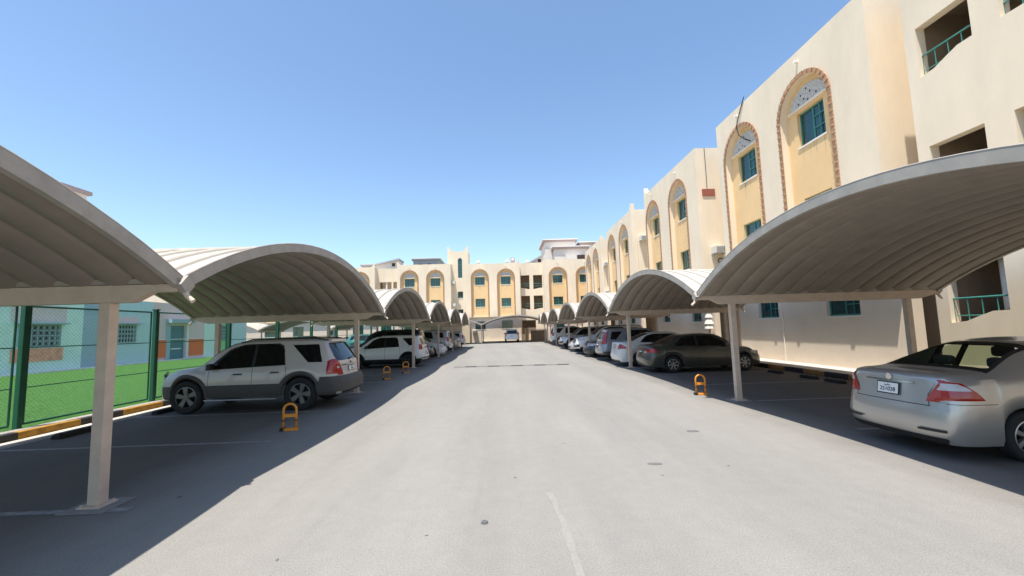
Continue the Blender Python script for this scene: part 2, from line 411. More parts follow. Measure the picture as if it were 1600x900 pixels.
# ------------------------------------------------------------------ walls with openings
def wall_panel(bm, outer, holes, MP, reveal, mi=0, mi_rev=None):
    """outer / holes are (u,z) loops; MP(u,z,d) -> world; d<0 is into the wall"""
    es = []
    def loop(l):
        vs = [bm.verts.new(MP(u, z, 0)) for u, z in l]
        e = [bm.edges.new((vs[i], vs[(i+1) % len(vs)])) for i in range(len(vs))]
        return vs, e
    v0, e0 = loop(outer); es += e0; hv = []
    for h in holes:
        v, e = loop(h); es += e; hv.append((v, h))
    r = bmesh.ops.triangle_fill(bm, edges=es, use_beauty=True)
    for f in r['geom']:
        if isinstance(f, bmesh.types.BMFace): f.material_index = mi
    for v, h in hv:
        b = [bm.verts.new(MP(u, z, -reveal)) for u, z in h]
        for i in range(len(v)):
            j = (i+1) % len(v); bm.faces.new([v[i], v[j], b[j], b[i]]).material_index = mi if mi_rev is None else mi_rev
    b = [bm.verts.new(MP(u, z, -.3)) for u, z in outer]
    for i in range(len(v0)):
        j = (i+1) % len(v0); bm.faces.new([v0[i], v0[j], b[j], b[i]]).material_index = mi
def rect(u0, u1, z0, z1): return [(u0, z0), (u1, z0), (u1, z1), (u0, z1)]
def archloop(u0, u1, z0, zs, n=18, k=1.0):
    c = (u0+u1)/2; r = (u1-u0)/2
    return [(u0, z0), (u1, z0)]+[(c+r*math.cos(math.pi*i/n), zs+r*k*math.sin(math.pi*i/n)) for i in range(n+1)]
def mbox(bm, MP, u0, u1, z0, z1, d0, d1, mi=0):
    vs = [bm.verts.new(MP(u, z, d)) for d in (d0, d1) for z in (z0, z1) for u in (u0, u1)]
    for f in [(0, 2, 3, 1), (4, 5, 7, 6), (0, 1, 5, 4), (2, 6, 7, 3), (0, 4, 6, 2), (1, 3, 7, 5)]:
        bm.faces.new([vs[i] for i in f]).material_index = mi
def window(root, MP, u0, u1, z0, z1, d, grille=True, sill=True, dark=False):
    """frame+pane set back d behind the wall plane"""
    bm = NB(); t = .055
    for a in ((u0, u0+t, z0, z1), (u1-t, u1, z0, z1), (u0+t, u1-t, z0, z0+t), (u0+t, u1-t, z1-t, z1)): mbox(bm, MP, *a, -d-.04, -d)
    um = (u0+u1)/2; mbox(bm, MP, um-.03, um+.03, z0+t, z1-t, -d-.038, -d-.002)
    w = obj('window', bm, M_frame, root)
    bm = NB(); bm.faces.new([bm.verts.new(MP(u, z, -d-.03)) for u, z in rect(u0+.01, u1-.01, z0+.01, z1-.01)]); obj('pane', bm, M_dark if dark else M_glass, w)
    if grille:
        bm = NB()
        u = u0+(u1-u0)/4; mbox(bm, MP, u-.016, u+.016, z0+t, z1-t, -d+.004, -d+.024)
        for k in (1, 2):
            z = z0+(z1-z0)*k/3; mbox(bm, MP, u0+t, um-.03, z-.016, z+.016, -d+.026, -d+.046)
        obj('grille', bm, M_frame, w)
    if sill:
        bm = NB(); mbox(bm, MP, u0-.05, u1+.05, z0-.06, z0-.001, -d-.02, .035); obj('sill', bm, M_white, w)
def arch_bay(root, MP, u0, u1, z0, zs, win, dep=.28, bricks=True):
    """ochre panel behind an arched opening, brick edging, carved tympanum, windows"""
    loop = archloop(u0-.02, u1+.02, z0-.02, zs)
    def MB(u, z, d): return MP(u, z, d-dep)
    bm = NB(); wall_panel(bm, loop, [rect(*w) for w in win], MB, .14)
    obj('arch_panel', bm, M_orange, root)
    for w in win:
        window(root, MB, *w, .12); rq = random.Random(int(w[0]*100+w[2]*10))
        bm = NB()
        for k in range(5):
            u = w[0]+rq.uniform(.05, w[1]-w[0]-.05); l = rq.uniform(.25, .8); hw = rq.uniform(.015, .04)
            bm.faces.new([bm.verts.new(MB(a, z, .003)) for a, z in ((u-hw, w[2]-.065), (u+hw, w[2]-.065), (u+hw*.4, w[2]-.065-l), (u-hw*.2, w[2]-.065-l*1.05))])
        obj('drip_stains', bm, M_drip, root)
    # tympanum
    top = max(w[3] for w in win); c = (u0+u1)/2; r = (u1-u0)/2-.32
    bm = NB(); n = 14; zt = top+.16
    hh = zs+(u1-u0)/2-.26-zt
    P = [(c+r*math.cos(math.pi*i/n), zt+hh*math.sin(math.pi*i/n)) for i in range(n+1)]
    f = [bm.verts.new(MB(u, z, .06)) for u, z in P]; b = [bm.verts.new(MB(u, z, 0.0)) for u, z in P]
    bm.faces.new(f)
    for i in range(len(f)): bm.faces.new([f[i], f[(i+1) % len(f)], b[(i+1) % len(f)], b[i]])
    for k, (du, dv) in enumerate([(-.5, .22), (-.2, .5), (.15, .3), (.45, .2), (0, .78), (.3, .58), (-.05, .15)]):
        cu, cz = c+du*r, zt+dv*hh
        bm.faces.new([bm.verts.new(MB(cu+.045*math.cos(a*math.pi/3), cz+.045*math.sin(a*math.pi/3), .063)) for a in range(6)]).material_index = 1
    obj('tympanum', bm, [M_tymp, M_dark], root)
    bm = NB(); mbox(bm, MB, c-r-.05, c+r+.05, top+.07, top+.155, .0, .13); obj('lintel', bm, M_wall, root)
    # bricks
    bm = NB(); wv = .15; n1 = max(2, int((zs-z0)/.13)) if bricks else 0
    for k in range(n1):
        z = z0+(zs-z0)*k/n1; o_ = .012 if k % 2 else .03
        for u, sgn in ((u0, -1), (u1, 1)):
            a, b_ = sorted((u+sgn*wv, u-sgn*.015)); mbox(bm, MP, a, b_, z+.012, z+.105, .0, .02+o_)
    if bricks:
        na = 34; rad = (u1-u0)/2
        for k in range(na):
            a = math.pi*(k+.5)/na; o_ = .012 if k % 2 else .03; da = math.pi/na*.40
            pts = []
            for aa in (a-da, a+da):
                for rq in (rad-.015, rad+wv): pts.append((c+rq*math.cos(aa), zs+rq*math.sin(aa)))
            vs = [bm.verts.new(MP(u, z, d)) for d in (0, .02+o_) for u, z in pts]
            for fc in [(0, 1, 3, 2), (4, 6, 7, 5), (0, 4, 5, 1), (2, 3, 7, 6), (0, 2, 6, 4), (1, 5, 7, 3)]: bm.faces.new([vs[i] for i in fc])
        # mortar band behind the bricks
        lo = archloop(u0, u1, z0, zs, 24); L2 = archloop(u0-wv, u1+wv, z0, zs, 24)
        A = [bm.verts.new(MP(u, z, .012)) for u, z in lo[1:]+[lo[0]]]; B = [bm.verts.new(MP(u, z, .012)) for u, z in L2[1:]+[L2[0]]]
        for i in range(len(A)-1): bm.faces.new([A[i], A[i+1], B[i+1], B[i]]).material_index = 1
        obj('brick_edging', bm, [M_brick, M_mortar], root)
M_mortar = mat('mortar_band', (.55, .40, .26), .9, var=.1, scale=6)
def horned(u0, u1, zt, h0, h1, w=.55):
    """top outline from u1 down to u0 with optional concave horns"""
    pts = []
    if h1: pts += [(u1, zt+h1), (u1-.12, zt+h1)]+[(u1-.12-w*t, zt+h1*(1-t)**2) for t in (.2, .4, .6, .8, 1)]
    else: pts += [(u1, zt)]
    if h0: pts += [(u0+.12+w*t, zt+h0*(1-t)**2) for t in (1, .8, .6, .4, .2)]+[(u0+.12, zt+h0), (u0, zt+h0)]
    else: pts += [(u0, zt)]
    return pts
def block(root, MP, u0, u1, zbase, zt, arches, h0=0, h1=0, holes=(), back=3.0, wz=((5.2, 6.45), (8.5, 9.8)), zs=None, za=9.75, bricks=True):
    out = [(u0, zbase), (u1, zbase)]+horned(u0, u1, zt, h0, h1)
    H = [archloop(a, b, zbase+.0 if False else zbase+.12, za-0) for a, b in arches]+[list(h) for h in holes]
    bm = NB(); wall_panel(bm, out, H, MP, .28)
    # sides, soffit, roof
    for u in (u0, u1):
        bm.faces.new([bm.verts.new(MP(u, z, d)) for z, d in ((zbase, -.3), (zt, -.3), (zt, -back), (zbase, -back))])
    bm.faces.new([bm.verts.new(MP(u, zbase, d)) for u, d in ((u0, -.3), (u1, -.3), (u1, -back), (u0, -back))])
    bm.faces.new([bm.verts.new(MP(u, zt-.9, d)) for u, d in ((u0, -.3), (u1, -.3), (u1, -back), (u0, -back))])
    # inner face of the parapet
    bm.faces.new([bm.verts.new(MP(u, z, -.3)) for u, z in out])if not H else None
    obj('wall', bm, M_wall, root)
    for a, b in arches:
        c = (a+b)/2
        arch_bay(root, MP, a, b, zbase+.12, za, [(c-.70, c+.70, *w) for w in wz], bricks=bricks)
        bm = NB(); tube(bm, [MP(c, zt-.42, -.0), MP(c, zt-.40, .12)], .05, 8); obj('roof_drain', bm, M_white, root)
def ground_floor(root, MP, u0, u1, z1, wins, dset, doors=()):
    def MG(u, z, d): return MP(u, z, d-dset)
    bm = NB(); wall_panel(bm, rect(u0, u1, 0, z1), [rect(*w) for w in wins]+[rect(*w) for w in doors], MG, .16)
    obj('ground_floor_wall', bm, M_wall2, root)
    for w in wins: window(root, MG, *w, .12)
    for a in doors:
        bm = NB(); mbox(bm, MG, a[0], a[1], a[2], a[3], -.22, -.14); obj('door', bm, M_rust, root)

# ---- right-hand building.  coordinates measured on plane x=11.6, facade at x=11.2
KX = 11.2/11.6
def zy(z): return 1.805+(z-1.805)*KX
def MR(u, z, d): return (11.2-d, u*KX, zy(z))
bld = empty('apartment_building', (11.2, 20, 0), 0, 'long cream apartment building with brick-edged arched bays along the right side', 'apartment building')
bld.location = (0, 0, 0)
ZT = 12.1; ZBASE = 3.55
WZ = ((5.25, 6.5), (8.55, 9.9))
block(bld, MR, 12.35, 21.62, ZBASE, ZT, [(14.05, 16.65), (18.25, 20.95)], wz=WZ, back=2.6)
block(bld, MR, 24.2, 33.3, ZBASE, ZT, [(25.8, 28.4), (30.4, 33.0)], h1=.55, wz=WZ, back=2.6)
block(bld, MR, 36.9, 45.9, ZBASE, ZT-.1, [(38.2, 41.0), (42.6, 45.4)], h0=.55, wz=WZ, back=2.6)
block(bld, MR, 48.9, 58.2, ZBASE, ZT-.15, [(50.3, 53.1), (54.6, 57.3)], h0=.3, wz=WZ, back=2.6)
ground_floor(bld, MR, 12.35, 21.62, ZBASE, [(14.2, 15.7, 1.92, 3.1), (18.5, 19.95, 1.95, 3.15)], .45)
ground_floor(bld, MR, 24.2, 33.3, ZBASE, [(25.8, 27.1, 1.9, 3.1), (30.7, 32.0, 1.95, 3.1)], .45)
ground_floor(bld, MR, 36.9, 45.9, ZBASE, [(38.9, 40.3, 1.95, 3.1), (43.2, 44.6, 1.95, 3.1)], .45)
ground_floor(bld, MR, 48.9, 62.0/KX, ZBASE, [(51, 52.4, 1.95, 3.1), (55.3, 56.7, 1.95, 3.1)], .45)
# recess back walls
bm = NB()
def MRb(u, z, d): return MR(u, z, d-2.3)
wall_panel(bm, rect(11.1, 64, 0, ZT-.2), [rect(22.3, 23.5, .1, 2.4), rect(34.5, 35.7, .1, 2.4), rect(34.4, 35.8, 5.2, 6.4), rect(34.4, 35.8, 8.5, 9.7)], MRb, .15)
obj('recess_wall', bm, M_wall, bld)
for a in (22.3, 34.5):
    bm = NB(); mbox(bm, MRb, a, a+1.2, .1, 2.4, -.18, -.13); obj('door', bm, M_rust, bld)
for z in (5.2, 8.5): window(bld, MRb, 34.4, 35.8, z, z+1.2, .1)
# near block with balconies
bal = []
for z0, z1 in ((1.62, 3.22), (4.95, 6.35), (8.3, 9.7)):
    bal.append([(9.55, z0+.28), (9.9, z0+.27), (10.2, z0+.16), (10.5, z0+.04), (10.87, z0), (10.87, z1), (9.55, z1)])
    bal.append([(7.6, z0), (7.95, z0+.04), (8.2, z0+.16), (8.5, z0+.27), (8.95, z0+.28), (8.95, z1), (7.6, z1)])
bm = NB(); wall_panel(bm, [(-6, 0), (11.2, 0), (11.2, ZT), (-6, ZT)], bal+[archloop(2.6, 5.2, ZBASE+.1, 9.75), rect(3.2, 4.6, 1.9, 3.1)], MR, .25)
bm.faces.new([bm.verts.new(MR(11.2, z, d)) for z, d in ((0, -.3), (ZT, -.3), (ZT, -2.3), (0, -2.3))])
obj('wall', bm, M_wall, bld)
arch_bay(bld, MR, 2.6, 5.2, ZBASE+.1, 9.75, [(3.2, 4.6, *w) for w in WZ])
window(bld, MR, 3.2, 4.6, 1.9, 3.1, .12)
bm = NB()
def MRi(u, z, d): return MR(u, z, d-1.9)
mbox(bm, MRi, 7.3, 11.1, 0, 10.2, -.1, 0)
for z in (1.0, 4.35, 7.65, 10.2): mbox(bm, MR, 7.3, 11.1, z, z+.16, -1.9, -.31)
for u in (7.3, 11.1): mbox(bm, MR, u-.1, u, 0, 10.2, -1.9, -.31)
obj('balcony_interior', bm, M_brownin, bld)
for z in (1.62, 4.95, 8.3):
    for u0, u1 in ((9.55, 10.87), (7.6, 8.95)):
        bm = NB()
        for zz, r in ((.62, .022), (.18, .012)): tube(bm, [MR(u0, z+zz, -.12), MR(u1, z+zz, -.12)], r, 8)
        for k in range(5):
            u = u0+(u1-u0)*k/4; tube(bm, [MR(u, z+.02, -.12), MR(u, z+.62, -.12)], .012, 6)
        obj('balcony_railing', bm, M_frame, bld)
bm = NB(); tube(bm, [MR(10.25, 1.2, -.9), MR(10.25, 3.3, -.9)], .14, 16); obj('balcony_column', bm, M_white, bld, smooth=True)
# hanging cables / pipes
M_cable = mat('black_cable', (.02, .02, .02), .6)
bm = NB(); tube(bm, [MR(18.9, 12.3, .02), MR(19.3, 11.75, .04), MR(19.62, 11.2, .06), MR(19.6, 10.75, .0), MR(19.42, 10.45, -.2), MR(19.1, 10.25, -.2)], .022, 6)
obj('cable', bm, M_cable, bld)
def side_pt(dx, z, y, off=.03): return (11.2+dx, y*KX-off, zy(z))
bm = NB(); tube(bm, [side_pt(.55, 12.1, 24.2), side_pt(.56, 10.6, 24.2), side_pt(.55, 9.6, 24.2)], .015, 6); obj('cable', bm, M_cable, bld)
bm = NB(); tube(bm, [side_pt(.35, 9, 36.9), side_pt(.35, 4, 36.9)], .025, 6); obj('drain_pipe', bm, M_white, bld)
bm = NB(); tube(bm, [side_pt(.2, 9, 48.9), side_pt(.2, 4, 48.9)], .03, 6); obj('drain_pipe', bm, M_white, bld)
bm = NB(); tube(bm, [(11.62, 17.6, 3.4), (11.62, 17.6, .15)], .02, 6); obj('drain_pipe', bm, M_white, bld)
bm = NB(); x, y, z = side_pt(.62, 9.4, 24.2); box(bm, x-.36, x+.36, y-.02, y+.03, z-.2, z+.2); obj('vent_board', bm, M_rust, bld)

def ac_unit(loc, rz, label):
    """window-type air conditioner, front faces local -y"""
    o = empty('air_conditioner', loc, rz, label, 'air conditioner', 'air conditioners on the facades')
    bm = NB(); box(bm, -.33, .33, -.55, 0, -.2, .2, bevel=.012); obj('housing', bm, M_ac, o)
    bm = NB()
    for k in range(9): box(bm, -.27, .12, -.562, -.551, -.15+k*.034, -.135+k*.034)
    obj('grille', bm, M_grey, o)
    bm = NB(); box(bm, .15, .29, -.56, -.551, -.15, .15); obj('control_panel', bm, M_dark, o)
    bm = NB(); 
    for sx in (-.3, .27): box(bm, sx, sx+.03, -.5, 0, -.24, -.203); tube(bm, [(sx+.015, -.45, -.24), (sx+.015, -.01, -.5)], .014, 6)
    obj('bracket', bm, M_grey, o)
def side_ac(dx, z, y, label): p = side_pt(dx, z, y, .001); ac_unit(p, 0, label)
side_ac(.85, 5.95, 24.2, 'air conditioner above the right carports, nearest the camera, with a coiled cable beneath')
side_ac(.9, 9.35, 36.9, 'upper air conditioner on the end wall between the second and third arched blocks')
side_ac(.55, 8.9, 48.9, 'small upper air conditioner in the farthest recess of the right building')
side_ac(.55, 5.6, 48.9, 'small lower air conditioner in the farthest recess of the right building')
bm = NB(); p = Vector(side_pt(1.0, 5.35, 24.2, .08)); tube(bm, [p+Vector((.14*math.cos(a), 0, .14*math.sin(a))) for a in [2*math.pi*i/16 for i in range(17)]], .025, 6)
obj('coiled_cable', bm, M_cable, label='black coil of cable hanging under the nearest air conditioner', cat='cable coil')

# folded striped parasol by the recess
pz = empty('folded_parasol', (11.3, 23.3, 0), 0, 'folded black and white parasol on a red pole beside the dark grey sedan', 'parasol')
bm = NB(); tube(bm, [(0, 0, .145), (0, 0, 2.9)], .03, 8); obj('pole', bm, mat('red_pole', (.45, .05, .05), .5), pz)
bm = NB()
P = []
for i, (z, r) in enumerate([(2.95, .03), (2.7, .12), (2.68, .07), (2.4, .17), (2.38, .10), (2.1, .22), (2.08, .14), (1.75, .27), (1.72, .20), (1.5, .27), (1.47, .04)]):
    r *= .8
    P.append([(r*(1+.18*(j % 2))*math.cos(2*math.pi*j/16), r*(1+.18*(j % 2))*math.sin(2*math.pi*j/16), z) for j in range(17)])
grid(bm, P)
for f in bm.faces:
    if abs(f.normal.z) > .8: f.material_index = 1
bmesh.ops.remove_doubles(bm, verts=bm.verts, dist=1e-5)
obj('canopy', bm, [M_white, M_black], pz)
bm = NB(); tube(bm, [(0, 0, .146), (0, 0, .2)], .2, 16); obj('base', bm, M_conc, pz)

# ---- far building, facade plane y = 62
far = empty('apartment_building', (0, 0, 0), 0, 'cream apartment building with arched bays and stair tower closing the far end of the lot', 'apartment building')
def MF(u, z, d): return (u, 62-d, z)
WF = ((5.1, 6.3), (8.3, 9.45)); ZF = 3.6
# tower
tw = archloop(-6.27, -5.67, 9.4, 12.0, 10)
bm = NB(); wall_panel(bm, [(-7.75, 0), (-4.75, 0)]+horned(-7.75, -4.75, 13.3, .75, .75, .8), [tw, rect(-6.35, -5.6, 6.45, 7.4), rect(-6.35, -5.6, 3.85, 4.8)], MF, .2)
for u in (-7.75, -4.75): bm.faces.new([bm.verts.new(MF(u, z, d)) for z, d in ((0, -.3), (13.3, -.3), (13.3, -3.2), (0, -3.2))])
bm.faces.new([bm.verts.new(MF(u, z, -3.2)) for u, z in rect(-7.75, -4.75, 0, 13.3)])
bm.faces.new([bm.verts.new(MF(u, 13.0, d)) for u, d in ((-7.75, -.3), (-4.75, -.3), (-4.75, -3.2), (-7.75, -3.2))])
obj('stair_tower', bm, M_wall, far)
bm = NB(); bm.faces.new([bm.verts.new(MF(u, z, -.16)) for u, z in tw]); sw = obj('tall_window', bm, M_glass, far)
bm = NB()
for k in range(9): mbox(bm, MF, -6.27, -5.67, 9.4+k*.33, 9.44+k*.33, -.15, -.11)
mbox(bm, MF, -6.0, -5.94, 9.4, 12.2, -.148, -.112); obj('glazing_bars', bm, M_frame, sw)
for z in (6.45, 3.85): window(far, MF, -6.35, -5.6, z, z+.95, .14, dark=True)
block(far, MF, -4.745, 2.7, ZF, 11.4, [(-4.3, -1.98), (-.52, 1.8)], h1=.6, wz=WF, za=9.3, back=4)
ground_floor(far, MF, -4.745, 2.7, ZF, [(-3.95, -2.45, 1.85, 3.0), (-.1, 1.45, 1.9, 3.05)], .4)
bm = NB()
def MFb(u, z, d): return (u, 63.1-d, z)
ops = []
for z0, z1 in ((7.75, 9.65), (4.75, 6.6)):
    ops.append([(2.85, z0), (3.2, z0-.02), (3.6, z0-.1), (4.15, z0-.2), (4.15, z1), (2.85, z1)])
    ops.append([(4.7, z0-.2), (5.2, z0-.1), (5.6, z0-.02), (6.05, z0), (6.05, z1), (4.7, z1)])
ops += [rect(2.85, 4.9, 1.0, 3.0)]
wall_panel(bm, rect(2.7, 6.15, 0, 11.5), ops, MFb, .25); obj('balcony_bay_wall', bm, M_wall, far)
bm = NB(); mbox(bm, MFb, 2.7, 6.2, 0, 10.6, -2.0, -1.9)
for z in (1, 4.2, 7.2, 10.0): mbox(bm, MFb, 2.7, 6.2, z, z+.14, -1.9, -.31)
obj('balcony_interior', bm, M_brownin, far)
for z in (7.6, 4.6):
    for u0, u1 in ((2.85, 4.15), (4.7, 6.05)):
        bm = NB()
        for zz in (.45, .8): tube(bm, [MFb(u0, z+zz, -.12), MFb(u1, z+zz, -.12)], .025, 6)
        obj('balcony_railing', bm, M_frame, far)
for z in (7.9, 4.9): window(far, lambda u, z, d: (u, 64.98-d, z), 4.75, 6.1, z, z+1.6, .0, sill=False)
bm = NB(); mbox(bm, MFb, 2.85, 4.9, 1.0, 1.9, -.2, -.15); obj('reed_screen', bm, M_brownin, far)
block(far, MF, 6.15, 14.2, ZF, 11.7, [(7.05, 9.45), (11.0, 13.4)], wz=WF, za=9.3, back=4)
ground_floor(far, MF, 6.15, 14.2, ZF, [(7.5, 9.0, 1.9, 3.05)], .4)
# left wing, 1.8 m in front
wing = empty('apartment_building', (0, 0, 0), 0, 'left wing of the far cream building, left of the stair tower, above the left carports', 'apartment building')
KW = 60.2/62
def MW(u, z, d): return (u*KW, 60.2-d, 1.805+(z-1.805)*KW)
block(wing, MW, -15.1, -7.35, ZF, 11.5, [(-14.5, -12.15), (-10.75, -8.45)], h0=.45, wz=WF, za=9.4, back=5)
bm = NB()
def MWb(u, z, d): return MW(u, z, d-1.2)
wall_panel(bm, rect(-18.3, -15.1, 0, 11.2), [rect(-17.9, -16.2, 6.9, 9.2), rect(-15.95, -15.2, 6.9, 9.2), rect(-17.9, -16.2, 3.6, 5.9)], MWb, .2); obj('recess_wall', bm, M_wall, wing)
bm = NB(); mbox(bm, MWb, -18.3, -15.1, 0, 10.5, -1.4, -1.3); obj('balcony_interior', bm, M_brownin, wing)
bm = NB(); mbox(bm, MWb, -17.05, -16.85, 6.9, 9.2, -.3, -.1); obj('balcony_column', bm, M_white, wing)
block(wing, MW, -26, -18.3, ZF, 11.3, [(-21.6, -19.2), (-25.2, -22.8)], h1=.5, wz=WF, za=9.3, back=5)
block(wing, MW, -52, -26.01, ZF, 11.3, [(-30, -27.6), (-34, -31.6), (-39, -36.6), (-44, -41.6)], wz=WF, za=9.3, back=5, bricks=False)
ground_floor(wing, MW, -52, -7.35, ZF, [(u, u+1.5, 1.6, 3.0) for u in (-44, -38.5, -34, -30, -25.2, -21.5, -17.5, -14, -10.3)], .3)
for z, nm in ((8.6, 'upper'), (5.4, 'middle')):
    ac_unit((-7.1, 60.9, z), math.pi/2, '%s air conditioner in the shaded step left of the stair tower' % nm)
ac_unit((-4.0, 62.35, 1.55), 0, 'air conditioner at ground level beside the far building wall under the far carport')
# side wall of wing toward +x (7.1*)
bm = NB(); mbox(bm, MF, -7.75, -7.2, 0, 11.4, -3, .9); obj('step_wall', bm, M_wall, wing)

# roof-top things
def roofbox(x0, x1, y0, y1, z0, z1, label, over=.25, m=M_pale, ct=.3, cm=M_mauve, cat='rooftop block', win=()):
    o = empty('rooftop_block', ((x0+x1)/2, (y0+y1)/2, z0), 0, label, cat)
    w, d = (x1-x0)/2, (y1-y0)/2
    bm = NB(); box(bm, -w, w, -d, d, 0, z1-z0-ct); obj('wall', bm, m, o)
    bm = NB(); box(bm, -w-over, w+over, -d-over, d+over, z1-z0-ct, z1-z0-.05); box(bm, -w-over-.06, w+over+.06, -d-over-.06, d+over+.06, z1-z0-.05, z1-z0+.06, mi=1); obj('cornice', bm, [cm, M_white], o)
    for (a, b, c_, e) in win:
        bm = NB(); box(bm, a, b, -d-.02, -d+.05, c_, e); obj('window', bm, M_dark, o)
    return o
roofbox(-15.2, -10.8, 74, 80, 10, 14.4, 'grey rooftop block with thin white flat roof left of the stair tower', m=M_grey, cm=M_grey, win=[(-1.3, -.6, 3.2, 3.5), (.2, .9, 3.2, 3.5)])
roofbox(-24, -20.3, 74, 80, 10, 13.6, 'small pale rooftop block at the far left of the skyline', m=M_pale, cm=M_pale)
def gable_roof(x0, x1, y, z0, z1, zm, label):
    o = empty('rooftop_block', (x0, y, z0), 0, label, 'rooftop block')
    bm = NB(); pts = [(0, 0), (x1-x0, 0), (x1-x0, z1-z0), (0, zm-z0)]
    A = [bm.verts.new((a, 0, b)) for a, b in pts]; B = [bm.verts.new((a, 3, b)) for a, b in pts]
    bm.faces.new(A); bm.faces.new(B[::-1])
    for i in range(4): bm.faces.new([A[i], A[(i+1) % 4], B[(i+1) % 4], B[i]])
    obj('wall', bm, M_pale, o)
    bm = NB(); d = Vector((x1-x0, 0, z1-zm)).normalized(); up = Vector((-d.z, 0, d.x))
    obox(bm, Vector(((x1-x0)/2, 1.4, (z1+zm)/2-z0+.02))+up*.1, (d, Vector((0, 1, 0)), up), (x1-x0)/2+.2, 1.7, .12); obj('roof', bm, M_grey, o)
    bm = NB(); box(bm, (x1-x0)*.72, (x1-x0)*.72+.5, -.02, .02, (z1-z0)*.55, (z1-z0)*.55+.5); obj('window', bm, M_dark, o)
gable_roof(3.6, 6.6, 66, 10.8, 13.0, 11.3, 'sloping stair roof on the far building beside the tall white block')
gable_roof(-19.5, -15.8, 66, 10.8, 12.9, 12.1, 'grey sloping roof edge above the left wing')
big = empty('white_house_block', (0, 0, 0), 0, 'tall white building with mauve cornices rising behind the far right corner', 'building')
def bb(x0, x1, y0, y1, z1, ct=.45):
    bm = NB(); box(bm, x0, x1, y0, y1, 0, z1-ct); w = obj('wall', bm, M_pale, big)
    bm = NB(); box(bm, x0-.3, x1+.3, y0-.3, y1+.3, z1-ct, z1-.1); box(bm, x0-.4, x1+.4, y0-.4, y1+.4, z1-.1, z1+.05, mi=1); obj('cornice', bm, [M_mauve, M_white], big)
bb(8.0, 13.5, 76, 84, 17.6); bb(9.4, 15.2, 74, 75.9, 15.9); bb(14.6, 24, 77, 84, 17.2)
bm = NB(); box(bm, 11.3, 14.0, 73.1, 73.9, 0, 14.3); obj('wall', bm, M_pale, big)
bm = NB(); box(bm, 13.2, 14.9, 73.0, 73.05, 13.3, 14.2); obj('window', bm, M_dark, big)
def dish(loc, r, label):
    o = empty('satellite_dish', loc, 0, label, 'satellite dish', 'satellite dishes on the roofs')
    bm = NB(); P = []
    for i in range(6):
        a = i/5*.95
        P.append([(r*math.sin(a)*1.2*math.cos(2*math.pi*j/16), -.25*math.cos(a)+.2, r*1.1+r*math.sin(a)*1.2*math.sin(2*math.pi*j/16)) for j in range(17)])
    grid(bm, P); bmesh.ops.remove_doubles(bm, verts=bm.verts, dist=1e-5); obj('reflector', bm, M_white, o, smooth=True)
    bm = NB(); tube(bm, [(0, .1, 0), (0, .1, r*1.1)], .03, 6); tube(bm, [(0, -.2, r*.4), (0, -.6, r*1.0)], .02, 5); obj('mount', bm, M_grey, o)
dish((-3.3, 62.6, 11.35), .3, 'white satellite dish on the roof just right of the stair tower')
dish((.9, 62.6, 11.35), .32, 'white satellite dish on the roof beside the small roof vent')
dish((4.0, 63.6, 11.4), .32, 'white satellite dish above the far balcony bay')
vt = empty('roof_vent', (1.75, 62.6, 11.35), 0, 'small square dark-framed vent box on the far roof', 'roof vent')
bm = NB(); box(bm, -.3, .3, -.2, .2, 0, .9, bevel=.02); obj('housing', bm, M_mauve, vt)
bm = NB(); box(bm, -.2, .2, -.23, -.2, .45, .8); obj('opening', bm, M_white, vt)
# crate-like storage by the far right corner
st = empty('storage_hutch', (5.2, 61.3, 0), 0, 'low brown wooden storage hutch with pale top at the far right corner', 'hutch')
bm = NB(); box(bm, -1.2, 1.0, -.4, .6, 0.01, 1.5); obj('box', bm, M_brownin, st)
bm = NB(); box(bm, -1.6, 1.3, -.6, .7, 1.55, 1.65); obj('lid', bm, M_white, st)
bm = NB(); box(bm, -2.0, -1.55, -.4, .2, 0.01, 1.8); obj('side_panel', bm, M_orange, st)

# ------------------------------------------------------------------ school building behind the turf (x = -27)
M_mint = mat('mint_render', (.66, .84, .74), .85, var=.07, scale=1.2)
M_teal = mat('teal_render', (.52, .68, .68), .85, var=.06)
M_lil = mat('grey_blue_render', (.36, .46, .52), .85, var=.06)
M_pink = mat('pink_render', (.74, .56, .53), .85, var=.06)
M_orr = mat('orange_render', (.82, .15, .035), .85, var=.08)
M_lgreen = mat('light_green_render', (.28, .56, .25), .85, var=.07)
sch = empty('school_building', (0, 0, 0), 0, 'low school building painted in mint, pink and orange panels beyond the green turf', 'school building')
def MS(u, z, d): return (-27+d, u, z)
bays = [(-12, 5, M_mint), (5, 14, M_lgreen), (14, 22, M_teal), (22, 28.3, M_mint), (28.3, 30.3, M_lil), (30.3, 32.8, M_teal), (32.8, 33.8, M_teal), (33.8, 39.6, M_pink), (39.6, 41.2, M_mint), (41.2, 43.3, M_lgreen), (43.3, 46, M_teal)]
wins = {(22, 28.3): [(24.6, 26.9, 1.6, 2.85)], (30.3, 32.8): [(30.6, 32.3, 1.65, 2.9)], (33.8, 39.6): [(35.6, 37.3, .16, 2.9)], (41.2, 43.3): [(41.7, 42.9, 1.65, 2.9)]}
